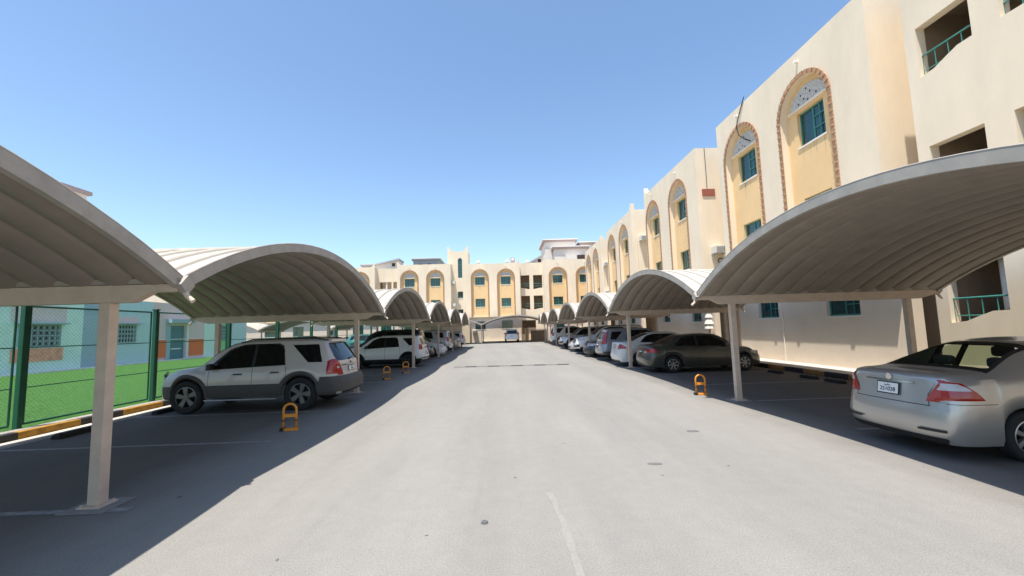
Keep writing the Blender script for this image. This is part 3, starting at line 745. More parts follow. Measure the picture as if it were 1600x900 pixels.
for a, b, m in bays:
    bm = NB(); wall_panel(bm, rect(a, b, 0, 4.7), [rect(*w) for w in wins.get((a, b), [])], MS, .18); obj('wall_panel', bm, m, sch)
    for w in wins.get((a, b), []):
        if a == 33.8:
            bm = NB(); mbox(bm, MS, *w, -.22, -.15); dr = obj('door', bm, mat('teal_door', (.05, .17, .22), .5, var=.3, scale=6), sch)
            bm = NB(); mbox(bm, MS, 35.9, 37.0, .95, 1.05, -.15, -.12); obj('push_bar', bm, M_white, dr)
        else:
            bm = NB(); bm.faces.new([bm.verts.new(MS(u, z, -.14)) for u, z in rect(*w)]); wi = obj('window', bm, M_dark, sch)
            bm = NB(); n = 7
            for k in range(n+1):
                u = w[0]+(w[1]-w[0])*k/n; mbox(bm, MS, u-.02, u+.02, w[2], w[3], .03, .06)
            for k in range(5):
                z = w[2]+(w[3]-w[2])*k/4; mbox(bm, MS, w[0], w[1], z-.02, z+.02, .062, .085)
            for k in range(n):
                u = w[0]+(w[1]-w[0])*(k+.5)/n
                for q in range(4):
                    zc = w[2]+(w[3]-w[2])*(q+.5)/4
                    tube(bm, [MS(u+.11*math.cos(t), zc+.12*math.sin(t), .045) for t in [2*math.pi*i/8 for i in range(9)]], .014, 4, cap=False)
            obj('window_grille', bm, M_lil, wi)
            bm = NB(); mbox(bm, MS, w[0]-.25, w[1]+.25, w[3]+.05, w[3]+.13, 0, .35); obj('window_hood', bm, M_lil, wi)
def panelbox(u0, u1, z0, z1, m, nm, d=.05): 
    bm = NB(); mbox(bm, MS, u0, u1, z0, z1, .002, d); obj(nm, bm, m, sch)
panelbox(24.3, 27.1, .75, 1.5, mat('faded_orange', (.84, .34, .22), .85, var=.25, scale=3), 'orange_panel')
panelbox(24.2, 27.2, 3.05, 4.0, mat('faded_pink', (.70, .58, .54), .85, var=.08), 'pink_panel', .03)
panelbox(30.4, 32.5, 3.05, 3.5, M_pink, 'pink_panel', .03)
panelbox(33.9, 35.2, .35, 1.75, M_orr, 'orange_panel'); panelbox(37.7, 39.5, .35, 1.75, M_orr, 'orange_panel')
panelbox(33.9, 39.5, 1.75, 1.81, M_white, 'dado_trim', .06)
panelbox(35.15, 35.55, .2, 3.1, M_lil, 'door_jamb', .08); panelbox(37.35, 37.6, .2, 3.1, M_white, 'door_jamb', .08)
panelbox(35.1, 37.8, 3.1, 3.4, M_lil, 'door_hood', .5)
panelbox(29.5, 29.8, .16, 4.7, M_white, 'down_pipe', .12)
bm = NB(); box(bm, -40, -27.2, -12, 46, 4.4, 4.7); obj('roof', bm, M_pale, sch)
bm = NB(); box(bm, -33, -27.4, 45.7, 45.95, 0, 4.4); obj('end_wall', bm, M_teal, sch)
tb = empty('distant_tower_block', (-45, 43, 0), 0, 'corner of a distant pale block just showing above the nearest left carport', 'building')
bm = NB(); box(bm, -1.5, 1.4, -.5, 2.2, 0, 17.2); obj('wall', bm, M_pale, tb)
bm = NB(); box(bm, -1.8, 1.7, -.8, 2.5, 17.2, 17.6); obj('cornice', bm, M_mauve, tb)

# ------------------------------------------------------------------ green fence
fen = empty('chain_link_fence', (-9.7, 12, 0), 0, 'green chain link fence with steel posts beside the turf and left kerb', 'fence')
fx = -9.7
posts = [5.65, 8.95, 12.25, 15.5, 18.8, 22.1, 25.4, 28.7, 32.0, 35.3, 38.6, 41.9, 45.2]
def LP(x, y, z): return (x-fx, y-12, z)
for y in posts:
    bm = NB(); box(bm, -.05, .05, y-12-.05, y-12+.05, .1, 2.62, bevel=.008); box(bm, -.065, .065, y-12-.065, y-12+.065, 2.62, 2.65)
    obj('fence_post', bm, M_green, fen)
for a, b in zip([2.35]+posts, posts):
    y0, y1 = a-12+.10, b-12-.16
    bm = NB()
    for z in (.2, 2.56): tube(bm, [(0, y0, z), (0, y1, z)], .022, 6)
    for y in (y0, y1): tube(bm, [(0, y, .2), (0, y, 2.56)], .02, 6)
    tube(bm, [(.01, y0, 1.72), (.01, y1, 1.72)], .012, 5); tube(bm, [(.01, y0, .92), (.01, y1, .92)], .011, 5)
    pn = obj('fence_panel', bm, M_green, fen)
    bm = NB(); sp = .085; H0, H1 = .2, 2.56; hh = H1-H0; W_ = y1-y0
    near = b < 24
    if not near: sp = .14
    k = -hh
    while k < W_:
        for sgn in (1, -1):
            s0 = max(0, -k); s1 = min(hh, W_-k)
            if s1 > s0:
                p, q = (k+s0, s0), (k+s1, s1)
                if sgn < 0: p, q = (W_-p[0], p[1]), (W_-q[0], q[1])
                A = Vector((0, y0+p[0], H0+p[1])); B = Vector((0, y0+q[0], H0+q[1])); d = (B-A).normalized(); o1 = Vector((1, 0, 0))*.0014; o2 = d.cross(Vector((1, 0, 0)))*.0015
                r1 = [bm.verts.new(A+o) for o in (o1, -o1*.5+o2, -o1*.5-o2)]; r2 = [bm.verts.new(B+o) for o in (o1, -o1*.5+o2, -o1*.5-o2)]
                for i in range(3): bm.faces.new([r1[i], r1[(i+1) % 3], r2[(i+1) % 3], r2[i]])
        k += sp
    obj('wire_mesh', bm, M_greenw, pn) if False else obj('wire_mesh', bm, mat('green_wire', (.06, .22, .15), .5), pn)

# ------------------------------------------------------------------ parking barriers
def barrier(loc, rz, label, s=1.0):
    o = empty('parking_barrier', loc, rz, label, 'parking barrier', 'orange fold-up bay barriers')
    bm = NB(); w = .115*s; h = .50*s; pts = [(-w, 0, .04), (-w, 0, h-w)]+[(-w*math.cos(math.pi*i/8), 0, h-w+w*math.sin(math.pi*i/8)) for i in range(1, 8)]+[(w, 0, h-w), (w, 0, .04)]
    tube(bm, pts, .022, 8); obj('hoop', bm, M_orgp, o, smooth=True)
    bm = NB(); box(bm, -w, w, -.015, .015, .25*s, .31*s); obj('cross_plate', bm, M_orgp, o)
    bm = NB(); box(bm, -w-.03, w+.03, -.05, .05, .003, .045); obj('base', bm, M_orgp, o)
    bm = NB()
    for x in (-w, w): tube(bm, [(x, 0, .18*s), (x, 0, .20*s)], .029, 8)
    obj('black_band', bm, M_black, o)
    bm = NB(); box(bm, -w-.05, -w+.02, -.06, .06, .003, .06); obj('hinge', bm, M_black, o)
barrier((-4.12, 8.5, 0), .15, 'largest orange hoop barrier, in front of the white and grey off-roader')
barrier((-4.52, 16.9, 0), .2, 'orange hoop barrier in an empty left bay, middle one of the left three')
barrier((-4.33, 19.3, 0), .2, 'small orange hoop barrier by the third left post, farthest of the left three')
barrier((4.97, 10.95, 0), -.1, 'orange hoop barrier beside the nearest right post, the only one on the right')

# ------------------------------------------------------------------ cars
M_tyre = mat('tyre_rubber', (.018, .018, .018), .85)
M_rim = mat('alloy_rim', (.42, .42, .43), .35, metal=.8)
M_rimd = mat('dark_alloy_rim', (.16, .16, .16), .4, metal=.8)
M_cglass = mat('car_glass', (.006, .007, .008), .05, spec=.45)
M_trim = mat('cabin_trim', (.035, .033, .03), .8)
M_clear = mat('lightly_tinted_glass', (.01, .01, .01), .04, spec=.5)
_nt = M_clear.node_tree; _o = _nt.nodes['Material Output']; _mx = _nt.nodes.new('ShaderNodeMixShader'); _tr = _nt.nodes.new('ShaderNodeBsdfTransparent')
_tr.inputs[0].default_value = (.78, .86, .74, 1); _mx.inputs[0].default_value = .80
_nt.links.new(_nt.nodes['Principled BSDF'].outputs[0], _mx.inputs[1]); _nt.links.new(_tr.outputs[0], _mx.inputs[2]); _nt.links.new(_mx.outputs[0], _o.inputs[0])
M_clad = mat('grey_plastic_cladding', (.07, .064, .06), .6, var=.08)
M_blkp = mat('black_plastic', (.015, .015, .016), .5)
M_red = mat('red_tail_lens', (.36, .010, .006), .2, spec=.7, coat=.5)
M_lens = mat('clear_lamp_lens', (.50, .48, .48), .15, spec=.7, coat=.5)
M_chrome = mat('chrome_trim', (.7, .7, .7), .15, metal=1)
M_plate = mat('number_plate_white', (.75, .75, .73), .5)
def paint(name, col, metal=.0):
    return mat('paint_'+name, col, .30 if metal else .35, metal=metal, coat=.8, var=.03, scale=2)
def text_mesh(name, s, size, m, parent, mtx):
    cu = bpy.data.curves.new(name, 'FONT'); cu.body = s; cu.size = size; cu.extrude = .0008; cu.align_x = 'CENTER'; cu.align_y = 'CENTER'
    t = bpy.data.objects.new(name, cu); COL.objects.link(t)
    bpy.context.view_layer.update()
    me = bpy.data.meshes.new_from_object(t.evaluated_get(bpy.context.evaluated_depsgraph_get()))
    COL.objects.unlink(t); bpy.data.objects.remove(t)
    me.transform(mtx); me.materials.clear(); me.materials.append(m)
    o = bpy.data.objects.new(name, me); COL.objects.link(o); o.parent = parent
    return o

class Car:
    def __init__(s, spec, label, loc, rz, pm, cat='car', group=None, rim=None):
        s.__dict__.update(spec); s.pm = pm
        s.root = empty('parked_car', loc, rz, label, cat, group)
        s.build(rim or M_rim)
    # x from rear=0 .. L
    def sec(s, x):
        w = s.W/2*smooth_interp(s.plan, x); zt = smooth_interp(s.top, x); zb = min(smooth_interp(s.belt, x), zt-.035)
        zs = s.sill
        for xw in (s.xr, s.xf):
            d = abs(x-xw)
            if d < s.ra: zs = max(zs, s.rw+math.sqrt(s.ra**2-d*d)*1.0-.0)
        # greenhouse factor
        g = smooth_interp(s.gh, x)
        wc = w*(.86*(1-g)+s.roofw*g); zc = zt-(.03*(1-g)+.075*g); zc = max(zc, zb+.012)
        lo = s.sill; q = lambda f: zs+(zb-zs)*f if zs > s.sill+.001 else lo+(zb-lo)*f
        P = [(0, zs), (w*.955, zs), (w*.985, q(.10)), (w*1.0, q(.32)), (w*1.0, q(.58)), (w*.985, q(.80)), (w*.965, q(.93)), (w*.945, zb+.0),
             (wc, zc), (wc*.93, zc+(zt-zc)*.42), (wc*.72, zc+(zt-zc)*.78), (wc*.38, zc+(zt-zc)*.95), (0, zt)]
        return P
    def warp(s, x, y, z):
        hw = s.W/2; p = abs(y)/hw
        if x < .8:
            g = (1-x/.8)**1.3; x = x+g*(s.pr*p**3.2+interp(s.rprof, z))
        if x > s.L-.8:
            g = (1-(s.L-x)/.8)**1.3; x = x-g*(s.pf*p**3.0+interp(s.fprof, z))
        return Vector((x-s.L/2, y, z))
    def side_y(s, x, z):
        P = s.sec(x)[1:9]
        for (a, b), (c, d) in zip(P, P[1:]):
            if b <= z <= d and d > b: return a+(c-a)*(z-b)/(d-b)
        return P[0][0] if z < P[0][1] else P[-1][0]
    def side_patch(s, name, poly, m, off=.006, parent=None, both=True, n=16, mm=6, thick=0):
        xs = [p[0] for p in poly]; x0, x1 = min(xs), max(xs)
        objs = []
        def lim(x):
            zz = []
            for i in range(len(poly)):
                (a, b), (c, d) = poly[i], poly[(i+1) % len(poly)]
                if a != c and min(a, c)-1e-9 <= x <= max(a, c)+1e-9: zz.append(b+(d-b)*(x-a)/(c-a))
                elif a == c and abs(a-x) < 1e-9: zz += [b, d]
            return min(zz), max(zz)
        for sg in ((1, -1) if both else (-1,)):
            bm = NB(); rows = []
            for i in range(n+1):
                x = x0+(x1-x0)*i/n; z0, z1 = lim(x)
                rows.append([s.warp(x, sg*(s.side_y(x, z0+(z1-z0)*j/mm)+off), z0+(z1-z0)*j/mm) for j in range(mm+1)])
            grid(bm, rows)
            if thick:
                rows2 = [[p-Vector((0, sg*thick, 0)) for p in r] for r in rows]
                for edge in ([r[0] for r in rows], [r[-1] for r in rows]), :
                    pass
                for idx in (0, -1):
                    grid(bm, [[r[idx] for r in rows], [r[idx] for r in rows2]])
                grid(bm, [rows[0], rows2[0]]); grid(bm, [rows[-1], rows2[-1]])
            objs.append(obj(name, bm, m, parent or s.root, smooth=not thick))
        return objs
    def xcap(s, y, z, rear):
        lo, hi = 0.0, .5; f = lambda e: s.side_y(e if rear else s.L-e, z) >= abs(y)
        if f(0): return 0
        for _ in range(9):
            m = (lo+hi)/2
            if f(m): hi = m
            else: lo = m
        return hi
    def contour(s, z, rear):
        """half outline of the body at height z from the end centre round the corner; key = y on the end face, 10+x on the side"""
        y0 = s.side_y(0 if rear else s.L, z); ks = []
        for i in range(9): ks.append((y0*i/8, s.warp(0 if rear else s.L, y0*i/8, z)))
        for i in range(1, 41):
            e = 1.0*(i/40)**1.6; x = e if rear else s.L-e
            ks.append((10+e, s.warp(x, s.side_y(x, z), z)))
        ln = [0.0]
        for (a, p), (b, q) in zip(ks, ks[1:]): ln.append(ln[-1]+(q-p).length)
        return ks, ln
    def wrap(s, name, rows, m, rear=True, off=.008, n=12, sides=(1, -1), parent=None, full=False):
        """rows: (z, key0, key1) patch following the body round its corner"""
        out = []
        for sg in ((1,) if full else sides):
            P = []
            for z, k0, k1 in rows:
                ks, ln = s.contour(z, rear); kk = [(k if k < 9 else k, l) for (k, _), l in zip(ks, ln)]
                l0, l1 = interp(kk, k0), interp(kk, k1)
                def at(l):
                    a = abs(l); i = 0
                    while i < len(ln)-2 and ln[i+1] < a: i += 1
                    t = (a-ln[i])/max(1e-9, ln[i+1]-ln[i]); p = ks[i][1].lerp(ks[i+1][1], min(1, t))
                    i0, i1 = max(0, i-1), min(len(ks)-1, i+2)
                    d = ks[i1][1]-ks[i0][1]; nn = Vector((d.y, -d.x, 0)).normalized()
                    if rear: nn = -nn if nn.x > 0 or nn.y < -.2 else nn
                    else: nn = -nn if nn.x < 0 or nn.y < -.2 else nn
                    if abs(nn.x) < .2 and nn.y < 0: nn = -nn
                    q = p+nn*off
                    return Vector((q.x, q.y*(1 if l >= 0 else -1), q.z))
                lo = -l1 if full else l0
                row = [at(lo+(l1-lo)*j/n) for j in range(n+1)]
                P.append([Vector((q.x, q.y*sg, q.z)) for q in row])
            bm = NB(); grid(bm, P); out.append(obj(name, bm, m, parent or s.root, smooth=True))
        return out
    def cap_patch(s, name, rows, m, rear=True, off=.008, n=10, parent=None, smooth=True):
        bm = NB(); P = []
        for z, a, b in rows:
            row = []
            for j in range(n+1):
                y = a+(b-a)*j/n; e = s.xcap(y, z, rear); x = e if rear else s.L-e; q = min(1, e/.03)
                row.append(s.warp(x, y, z)+Vector(((-off if rear else off), math.copysign(off*q, y), 0)))
            P.append(row)
        grid(bm, P); return obj(name, bm, m, parent or s.root, smooth=smooth)
    def top_patch(s, name, x0, x1, m, f0=.97, f1=.93, off=.010, n=14, k=12, bow=.0, parent=None):
        bm = NB(); P = []
        for i in range(n+1):
            t = i/n; row = []
            for j in range(k+1):
                v = -1+2*j/k; x = x0+(x1-x0)*t+bow*(1-v*v)*(1-t)
                S_ = s.sec(x)[8:]; wc = S_[0][0]*(f0+(f1-f0)*t); y = v*wc; ay = abs(y)
                z = S_[0][1]
                for (a, b), (c, d) in zip(S_, S_[1:]):
                    if c <= ay <= a: z = b+(d-b)*((a-ay)/(a-c) if a > c else 0); break
                e = .05; sl = (smooth_interp(s.top, x+e)-smooth_interp(s.top, x-e))/(2*e); nn = Vector((-sl, 0, 1)).normalized()
                row.append(s.warp(x, y, z)+nn*off)
            P.append(row)
        grid(bm, P); return obj(name, bm, m, parent or s.root, smooth=True)
    def wheel(s, x, sg, rimm):
        w = .205; r = s.rw; y0 = s.W/2*.985-w; cx = x-s.L/2
        bm = NB(); n = 40; prof = [(.62*r, .0), (.66*r, .015), (.90*r, .0), (.97*r, .02), (1.0*r, .05), (1.0*r, w-.05), (.97*r, w-.02), (.90*r, w), (.66*r, w-.015), (.62*r, w-.03)]
        P = [[(cx+q*math.cos(2*math.pi*k/n), sg*(y0+yy), r+q*math.sin(2*math.pi*k/n)+.002) for q, yy in prof] for k in range(n+1)]
        grid(bm, P); bmesh.ops.remove_doubles(bm, verts=bm.verts, dist=1e-5)
        wo = obj('wheel', bm, M_tyre, s.root, smooth=True)
        bm = NB(); yo = y0+w-.035
        prof = [(.66*r, yo+.012), (.60*r, yo+.018), (.57*r, yo-.02), (.55*r, yo-.11), (.0, yo-.11)]
        P = [[(cx+q*math.cos(2*math.pi*k/n), sg*yy, r+q*math.sin(2*math.pi*k/n)) for q, yy in prof] for k in range(n+1)]
        grid(bm, P)
        for f in bm.faces:
            c = f.calc_center_median(); 
            if math.hypot(c.x-cx, c.z-r) < .56*r: f.material_index = 1
        ns = s.spokes
        for k in range(ns):
            a = 2*math.pi*k/ns+.31*(1+x); d = Vector((math.cos(a), 0, math.sin(a))); t = Vector((-math.sin(a), 0, math.cos(a)))
            wi, wo_ = (.030, .052) if ns <= 5 else (.020, .032)
            vs = []
            for (q, hw) in ((.10*r, wi*r/.33), (.60*r, wo_*r/.33)):
                for sd in (-1, 1):
                    for yy in (yo-.035, yo+(.004 if q < .2*r else .010)): vs.append(bm.verts.new(Vector((cx, sg*yy, r))+d*q+t*hw*sd))
            for f in [(0, 1, 3, 2), (4, 6, 7, 5), (0, 4, 5, 1), (2, 3, 7, 6), (0, 2, 6, 4), (1, 5, 7, 3)]: bm.faces.new([vs[i] for i in f])
        tube(bm, [(cx, sg*(yo-.05), r), (cx, sg*(yo+.014), r)], .17*r, 14)
        obj('rim', bm, [rimm, M_blkp], wo)
    def make_cabin(s, body):
        b = NB(); b.from_mesh(body.data); kill = []
        x0, x1 = s.rear_glass; wx1, wx0 = s.ws
        for f in b.faces:
            c = f.calc_center_median(); x = c.x+s.L/2
            for a, e, inset in ((x0, x1, .075), (wx0, wx1, .09)):
                if a-.02 < x < e+.02 and f.normal.z > .1:
                    wc = s.sec(x)[8][0]
                    if abs(c.y) < wc*1.0: f.material_index = 1
                    if a+inset < x < e-inset and abs(c.y) < wc*.92: kill.append(f)
            P = s.sec(min(max(x, 0), s.L))
            if 1.48 < x < 3.2 and c.z > P[7][1]+.004 and abs(c.y) > P[8][0]*.99 and c.z < P[8][1] and abs(f.normal.y) > .4:
                f.material_index = 1
                for w in ((1.58, 1.90), (2.02, 2.95)):
                    if w[0] < x < w[1]: kill.append(f)
        bmesh.ops.delete(b, geom=list(set(kill)), context='FACES'); b.to_mesh(body.data); b.free()
        X = lambda v: v-s.L/2
        bm = NB(); box(bm, X(.70), X(3.5), -s.W/2*.80, s.W/2*.80, .66, .70); obj('cabin_floor', bm, M_trim, s.root)
        bm = NB(); box(bm, X(.62), X(1.22), -s.W/2*.78, s.W/2*.78, .98, 1.01); obj('parcel_shelf', bm, M_trim, s.root)
        for sg in (-1, 1):
            bm = NB(); rows = []
            for i in range(14):
                x = 1.0+2.1*i/13; z0, z1 = .75, s.sec(x)[7][1]-.01
                rows.append([s.warp(x, sg*(s.side_y(x, z0+(z1-z0)*j/4)-.035), z0+(z1-z0)*j/4) for j in range(5)])
            grid(bm, rows); obj('door_trim', bm, M_trim, s.root)
        bm = NB(); rows = [[Vector((X(1.5+1.2*i/8), s.W/2*.56*(-1+j/3), smooth_interp(s.top, 1.5+1.2*i/8)-.05)) for j in range(7)] for i in range(9)]; grid(bm, rows); obj('headliner', bm, M_trim, s.root)
        for y in (-.36, .36):
            for x, w in ((1.30, .24), (2.25, .22)):
                bm = NB(); box(bm, X(x), X(x+.14), y-w, y+w, .7, 1.14 if x > 2 else 1.05, bevel=.05); st = obj('seat', bm, M_trim, s.root)
                bm = NB(); box(bm, X(x)-.02, X(x)+.08, y-.14, y+.14, 1.08 if x < 2 else 1.16, 1.22 if x < 2 else 1.32, bevel=.04); obj('headrest', bm, M_trim, st)
        bm = NB(); box(bm, X(3.0), X(3.45), -.68, .68, .7, .98, bevel=.04); obj('dashboard', bm, M_trim, s.root)
    def build(s, rim):
        L = s.L; xs = set([0, L]+[v for q in (.02, .04, .06, .09, .14) for v in (q, L-q)])
        N = 74
        for i in range(N+1): xs.add(L*i/N)
        for xw in (s.xr, s.xf):
            for a in range(0, 25): xs.add(xw+s.ra*math.cos(math.pi*a/24))
        xs = sorted(x for x in xs if 0 <= x <= L)
        cl = [xs[0]]
        for x in xs[1:]:
            if x-cl[-1] > .008: cl.append(x)
        cl[-1] = L; xs = cl
        bm = NB(); rows = []
        for x in xs:
            P = s.sec(x); ring = P+[(-a, b) for a, b in P[::-1]][1:-1]
            rows.append([s.warp(x, a, b) for a, b in ring+[ring[0]]])
        V = grid(bm, rows)
        nr = len(s.sec(0))
        K = 12
        for x, flip in ((0, 0), (L, 1)):
            P = s.sec(x); cr = [[s.warp(x, -a+2*a*j/K, b) for j in range(K+1)] for a, b in P[1:-1]]
            cr.append([s.warp(x, -1e-4+2e-4*j/K, P[-1][1]) for j in range(K+1)])
            grid(bm, cr)
        bmesh.ops.remove_doubles(bm, verts=bm.verts, dist=2e-4)
        bmesh.ops.recalc_face_normals(bm, faces=bm.faces)
        for f in bm.faces:
            c = f.calc_center_median()
            if f.normal.z < -.55 and c.z < s.rw+s.ra+.06 and abs(c.y) < s.W/2*.95: f.material_index = 1
        for e in bm.edges:
            if len(e.link_faces) == 2 and e.calc_face_angle(0) > .65: e.smooth = False
        body = obj('body', bm, [s.pm, M_blkp], s.root)
        body.data.shade_smooth()
        for e in body.data.edges: pass
        bm2 = NB(); bm2.from_mesh(body.data)
        for e in bm2.edges:
            if len(e.link_faces) == 2 and e.calc_face_angle(0) > .6: e.smooth = False
        bm2.to_mesh(body.data); bm2.free()
        if getattr(s, 'cabin', None): s.make_cabin(body)
        # dark underbody so the wheel wells read deep
        bm = NB(); box(bm, .25-L/2, L-.25-L/2, -s.W/2*.70, s.W/2*.70, s.sill-.02, s.rw+s.ra+.02); obj('underbody', bm, M_blkp, s.root)
        for x in (s.xr, s.xf):
            for sg in (-1, 1): s.wheel(x, sg, rim)
        gl = M_clear if getattr(s, 'cabin', None) else M_cglass
        for w in s.windows: s.side_patch('side_window', w, gl, .004)
        for w in ([] if getattr(s, 'cabin', None) else s.trims): s.side_patch('window_surround', w, M_blkp, .002)
        s.top_patch('windscreen', s.ws[0], s.ws[1], gl, .98, .95, bow=0)
        if s.rear_glass: s.top_patch('rear_window', *s.rear_glass, gl, .94, .88)
        if s.rear_cap: 
            rw_ = s.cap_patch('rear_window', s.rear_cap, M_cglass)
            bm = NB(); z = s.rear_cap[0][0]+.03; x = s.warp(0, .1, z); tube(bm, [s.warp(0, .0, z-.01)+Vector((-.02, 0, 0)), s.warp(0, -.32, z+.03)+Vector((-.025, 0, 0))], .012, 5); tube(bm, [s.warp(0, .0, z-.03)+Vector((-.0, 0, 0)), s.warp(0, .0, z)+Vector((-.03, 0, 0))], .03, 6); obj('wiper', bm, M_blkp, s.root)
        # door seams
        for x, z0, z1 in s.seams:
            s.side_patch('door_seam', [(x-.005, z0), (x+.005, z0), (x+.005, z1), (x-.005, z1)], M_blkp, .0022, n=1, mm=12)
        for x, z in s.handles:
            for sg in (-1, 1):
                y = sg*(s.side_y(x, z)+.018); bm = NB(); box(bm, x-.10-L/2, x+.10-L/2, y-.014, y+.014, z-.016, z+.016, bevel=.006); obj('door_handle', bm, s.handle_m or s.pm, s.root)
        # mirrors
        xm, zm = s.mirror
        for sg in (-1, 1):
            y = s.side_y(xm, zm); bm = NB(); box(bm, xm-.05-L/2, xm+.07-L/2, sg*(y+.10)-.09, sg*(y+.10)+.09, zm-.03, zm+.12, bevel=.03)
            obox(bm, (xm-L/2, sg*(y+.01), zm+.02), (Vector((1, 0, 0)), Vector((0, 1, 0)), Vector((0, 0, 1))), .02, .05, .02); obj('wing_mirror', bm, s.mirror_m or s.pm, s.root)
        for f in s.extra: f(s)

def polyx(poly, z):
    xs = []
    for i in range(len(poly)):
        (a, b), (c, d) = poly[i], poly[(i+1) % len(poly)]
        if b != d and min(b, d)-1e-9 <= z <= max(b, d)+1e-9: xs.append(a+(c-a)*(z-b)/(d-b))
        elif b == d and abs(b-z) < 1e-9: xs += [a, c]
    return (min(xs), max(xs)) if xs else None
def lamp_rows(s, rows, side, rear, k=8):
    z0, z1 = rows[0][0], rows[-1][0]; out = []
    for i in range(k+1):
        z = z0+(z1-z0)*i/k; a = interp([(r[0], r[1]) for r in rows], z); b = interp([(r[0], r[2]) for r in rows], z)
        if side:
            px = polyx(side, min(max(z, min(q[1] for q in side)+1e-6), max(q[1] for q in side)-1e-6)); e = px[1] if rear else s.L-px[0]
            k1 = 10+min(.95, max(.01, e))
        else: k1 = b if b < s.side_y(0 if rear else s.L, z) else 10+.03
        out.append((z, a, k1))
    return out
def tail(rowsR, side=None, m=None, nm='tail_light', inner=None):
    """lamp wrapping round the rear corner"""
    def f(s):
        s.wrap(nm, lamp_rows(s, rowsR, side, True), m or M_red)
        if inner: s.wrap('reversing_lens', [(z, a, b) for z, a, b in inner], M_lens, off=.012, n=5)
    return f
def head(rows, side=None):
    def f(s):
        for sg in (1, -1):
            o = s.wrap('headlight', lamp_rows(s, rows, side, False), M_lens, rear=False, sides=(sg,))[0]
            zc = (rows[0][0]+rows[-1][0])/2; yc = (rows[0][1]*.6+rows[0][2]*.4); p = s.warp(s.L, sg*yc, zc)
            bm = NB(); tube(bm, [p+Vector((.006, 0, 0)), p+Vector((.014, 0, 0))], .045, 10); obj('bulb', bm, M_blkp, o)
    return f
def grille(z0, z1, hw, z2=None, z3=None, hw2=None):
    def f(s):
        s.cap_patch('grille', [(z0, -hw*.85, hw*.85), (z1, -hw, hw)], M_blkp, rear=False, off=.010)
        for k in (1, 2, 3):
            z = z0+(z1-z0)*k/4; s.cap_patch('grille_bar', [(z-.01, -hw*.95, hw*.95), (z+.01, -hw*.95, hw*.95)], M_chrome, rear=False, off=.016)
        if z2: s.cap_patch('lower_intake', [(z2, -hw2, hw2), (z3, -hw2*.9, hw2*.9)], M_blkp, rear=False, off=.010)
    return f
def plate(z, rear=True, txt='251028', w=.17, h=.075, y=0):
    def f(s):
        x = 0 if rear else s.L; d = -1 if rear else 1
        rows = [(z-h-.015, y-w-.015, y+w+.015), (z+h+.015, y-w-.015, y+w+.015)]
        s.cap_patch('plate_surround', rows, M_blkp, rear=rear, off=.018, n=4)
        o = s.cap_patch('number_plate', [(z-h, y-w, y+w), (z+h, y-w, y+w)], M_plate, rear=rear, off=.022, n=4)
        p = s.warp(x, y, z)+Vector((d*.0255, 0, 0)); q0 = s.warp(x, y, z-.05); q1 = s.warp(x, y, z+.05); t = (q1-q0).normalized()
        rx = Vector((0, -1, 0)) if rear else Vector((0, 1, 0)); nrm = rx.cross(t)
        mt = Matrix((rx, t, nrm)).transposed().to_4x4(); mt.translation = p-t*h*.28
        text_mesh('plate_digits', txt, h*1.15, M_blkp, o, mt)
        bm = NB(); c0 = p+t*h*.52
        tube(bm, [c0-rx*.05+t*.004, c0-rx*.02-t*.006, c0+rx*.01+t*.006, c0+rx*.04-t*.004], .0045, 5); tube(bm, [c0+rx*.0+t*.016, c0+rx*.006+t*.016], .004, 5)
        obj('plate_script', bm, M_blkp, o)
    return f
def badge(z, r=.04, y=0, rear=True, m=None):
    def f(s):
        p = s.warp(0 if rear else s.L, y, z); d = -1 if rear else 1
        bm = NB(); tube(bm, [p+Vector((d*.008, 0, 0)), p+Vector((d*.016, 0, 0))], r, 16); obj('badge', bm, m or M_chrome, s.root)
    return f
def strip(rows, m, nm, rear=True, off=.012):
    return lambda s: s.cap_patch(nm, rows, m, rear=rear, off=off)
def cladding(z1, m, arches=True, flare=.03, h=.075):
    def f(s):
        e = .02
        segs = [(.05, s.xr-s.ra-.0), (s.xr+s.ra, s.xf-s.ra), (s.xf+s.ra, s.L-.05)]
        for a, b in segs:
            s.side_patch('side_cladding', [(a, s.sill-.01), (b, s.sill-.01), (b, z1), (a, z1)], m, .014, n=14, mm=5, thick=.03)
        for xw in (s.xr, s.xf):
            for sg in (-1, 1):
                bm = NB(); P = []
                for k in range(21):
                    a = math.pi*k/20; row = []
                    for q, dy in ((s.ra-.01, -.02), (s.ra-.005, .03), (s.ra+h*.5, .036), (s.ra+h, .02), (s.ra+h+.004, -.015)):
                        x = xw-q*math.cos(a); z = s.rw+q*math.sin(a); row.append(s.warp(min(max(x, 0), s.L), sg*(s.side_y(min(max(x, 0), s.L), z)+dy), z))
                    P.append(row)
                grid(bm, P); obj('arch_flare', bm, m, s.root, smooth=True)
    return f
def roof_rails(s):
    for sg in (-1, 1):
        bm = NB(); pts = []
        for i in range(9):
            x = s.rail[0]+(s.rail[1]-s.rail[0])*i/8; c = s.sec(x)[8]; pts.append(Vector((x-s.L/2, sg*c[0]*.95, c[1]+.075-(0 if 0 < i < 8 else .05))))
        tube(bm, pts, .017, 6); obj('roof_rail', bm, M_blkp, s.root)
def side_step(m):
    def f(s):
        for sg in (-1, 1):
            bm = NB(); box(bm, s.xr+s.ra+.08-s.L/2, s.xf-s.ra-.05-s.L/2, sg*(s.W/2+.01)-.07, sg*(s.W/2+.01)+.07, s.sill-.06, s.sill-.025, bevel=.01); obj('side_step', bm, m, s.root)
    return f

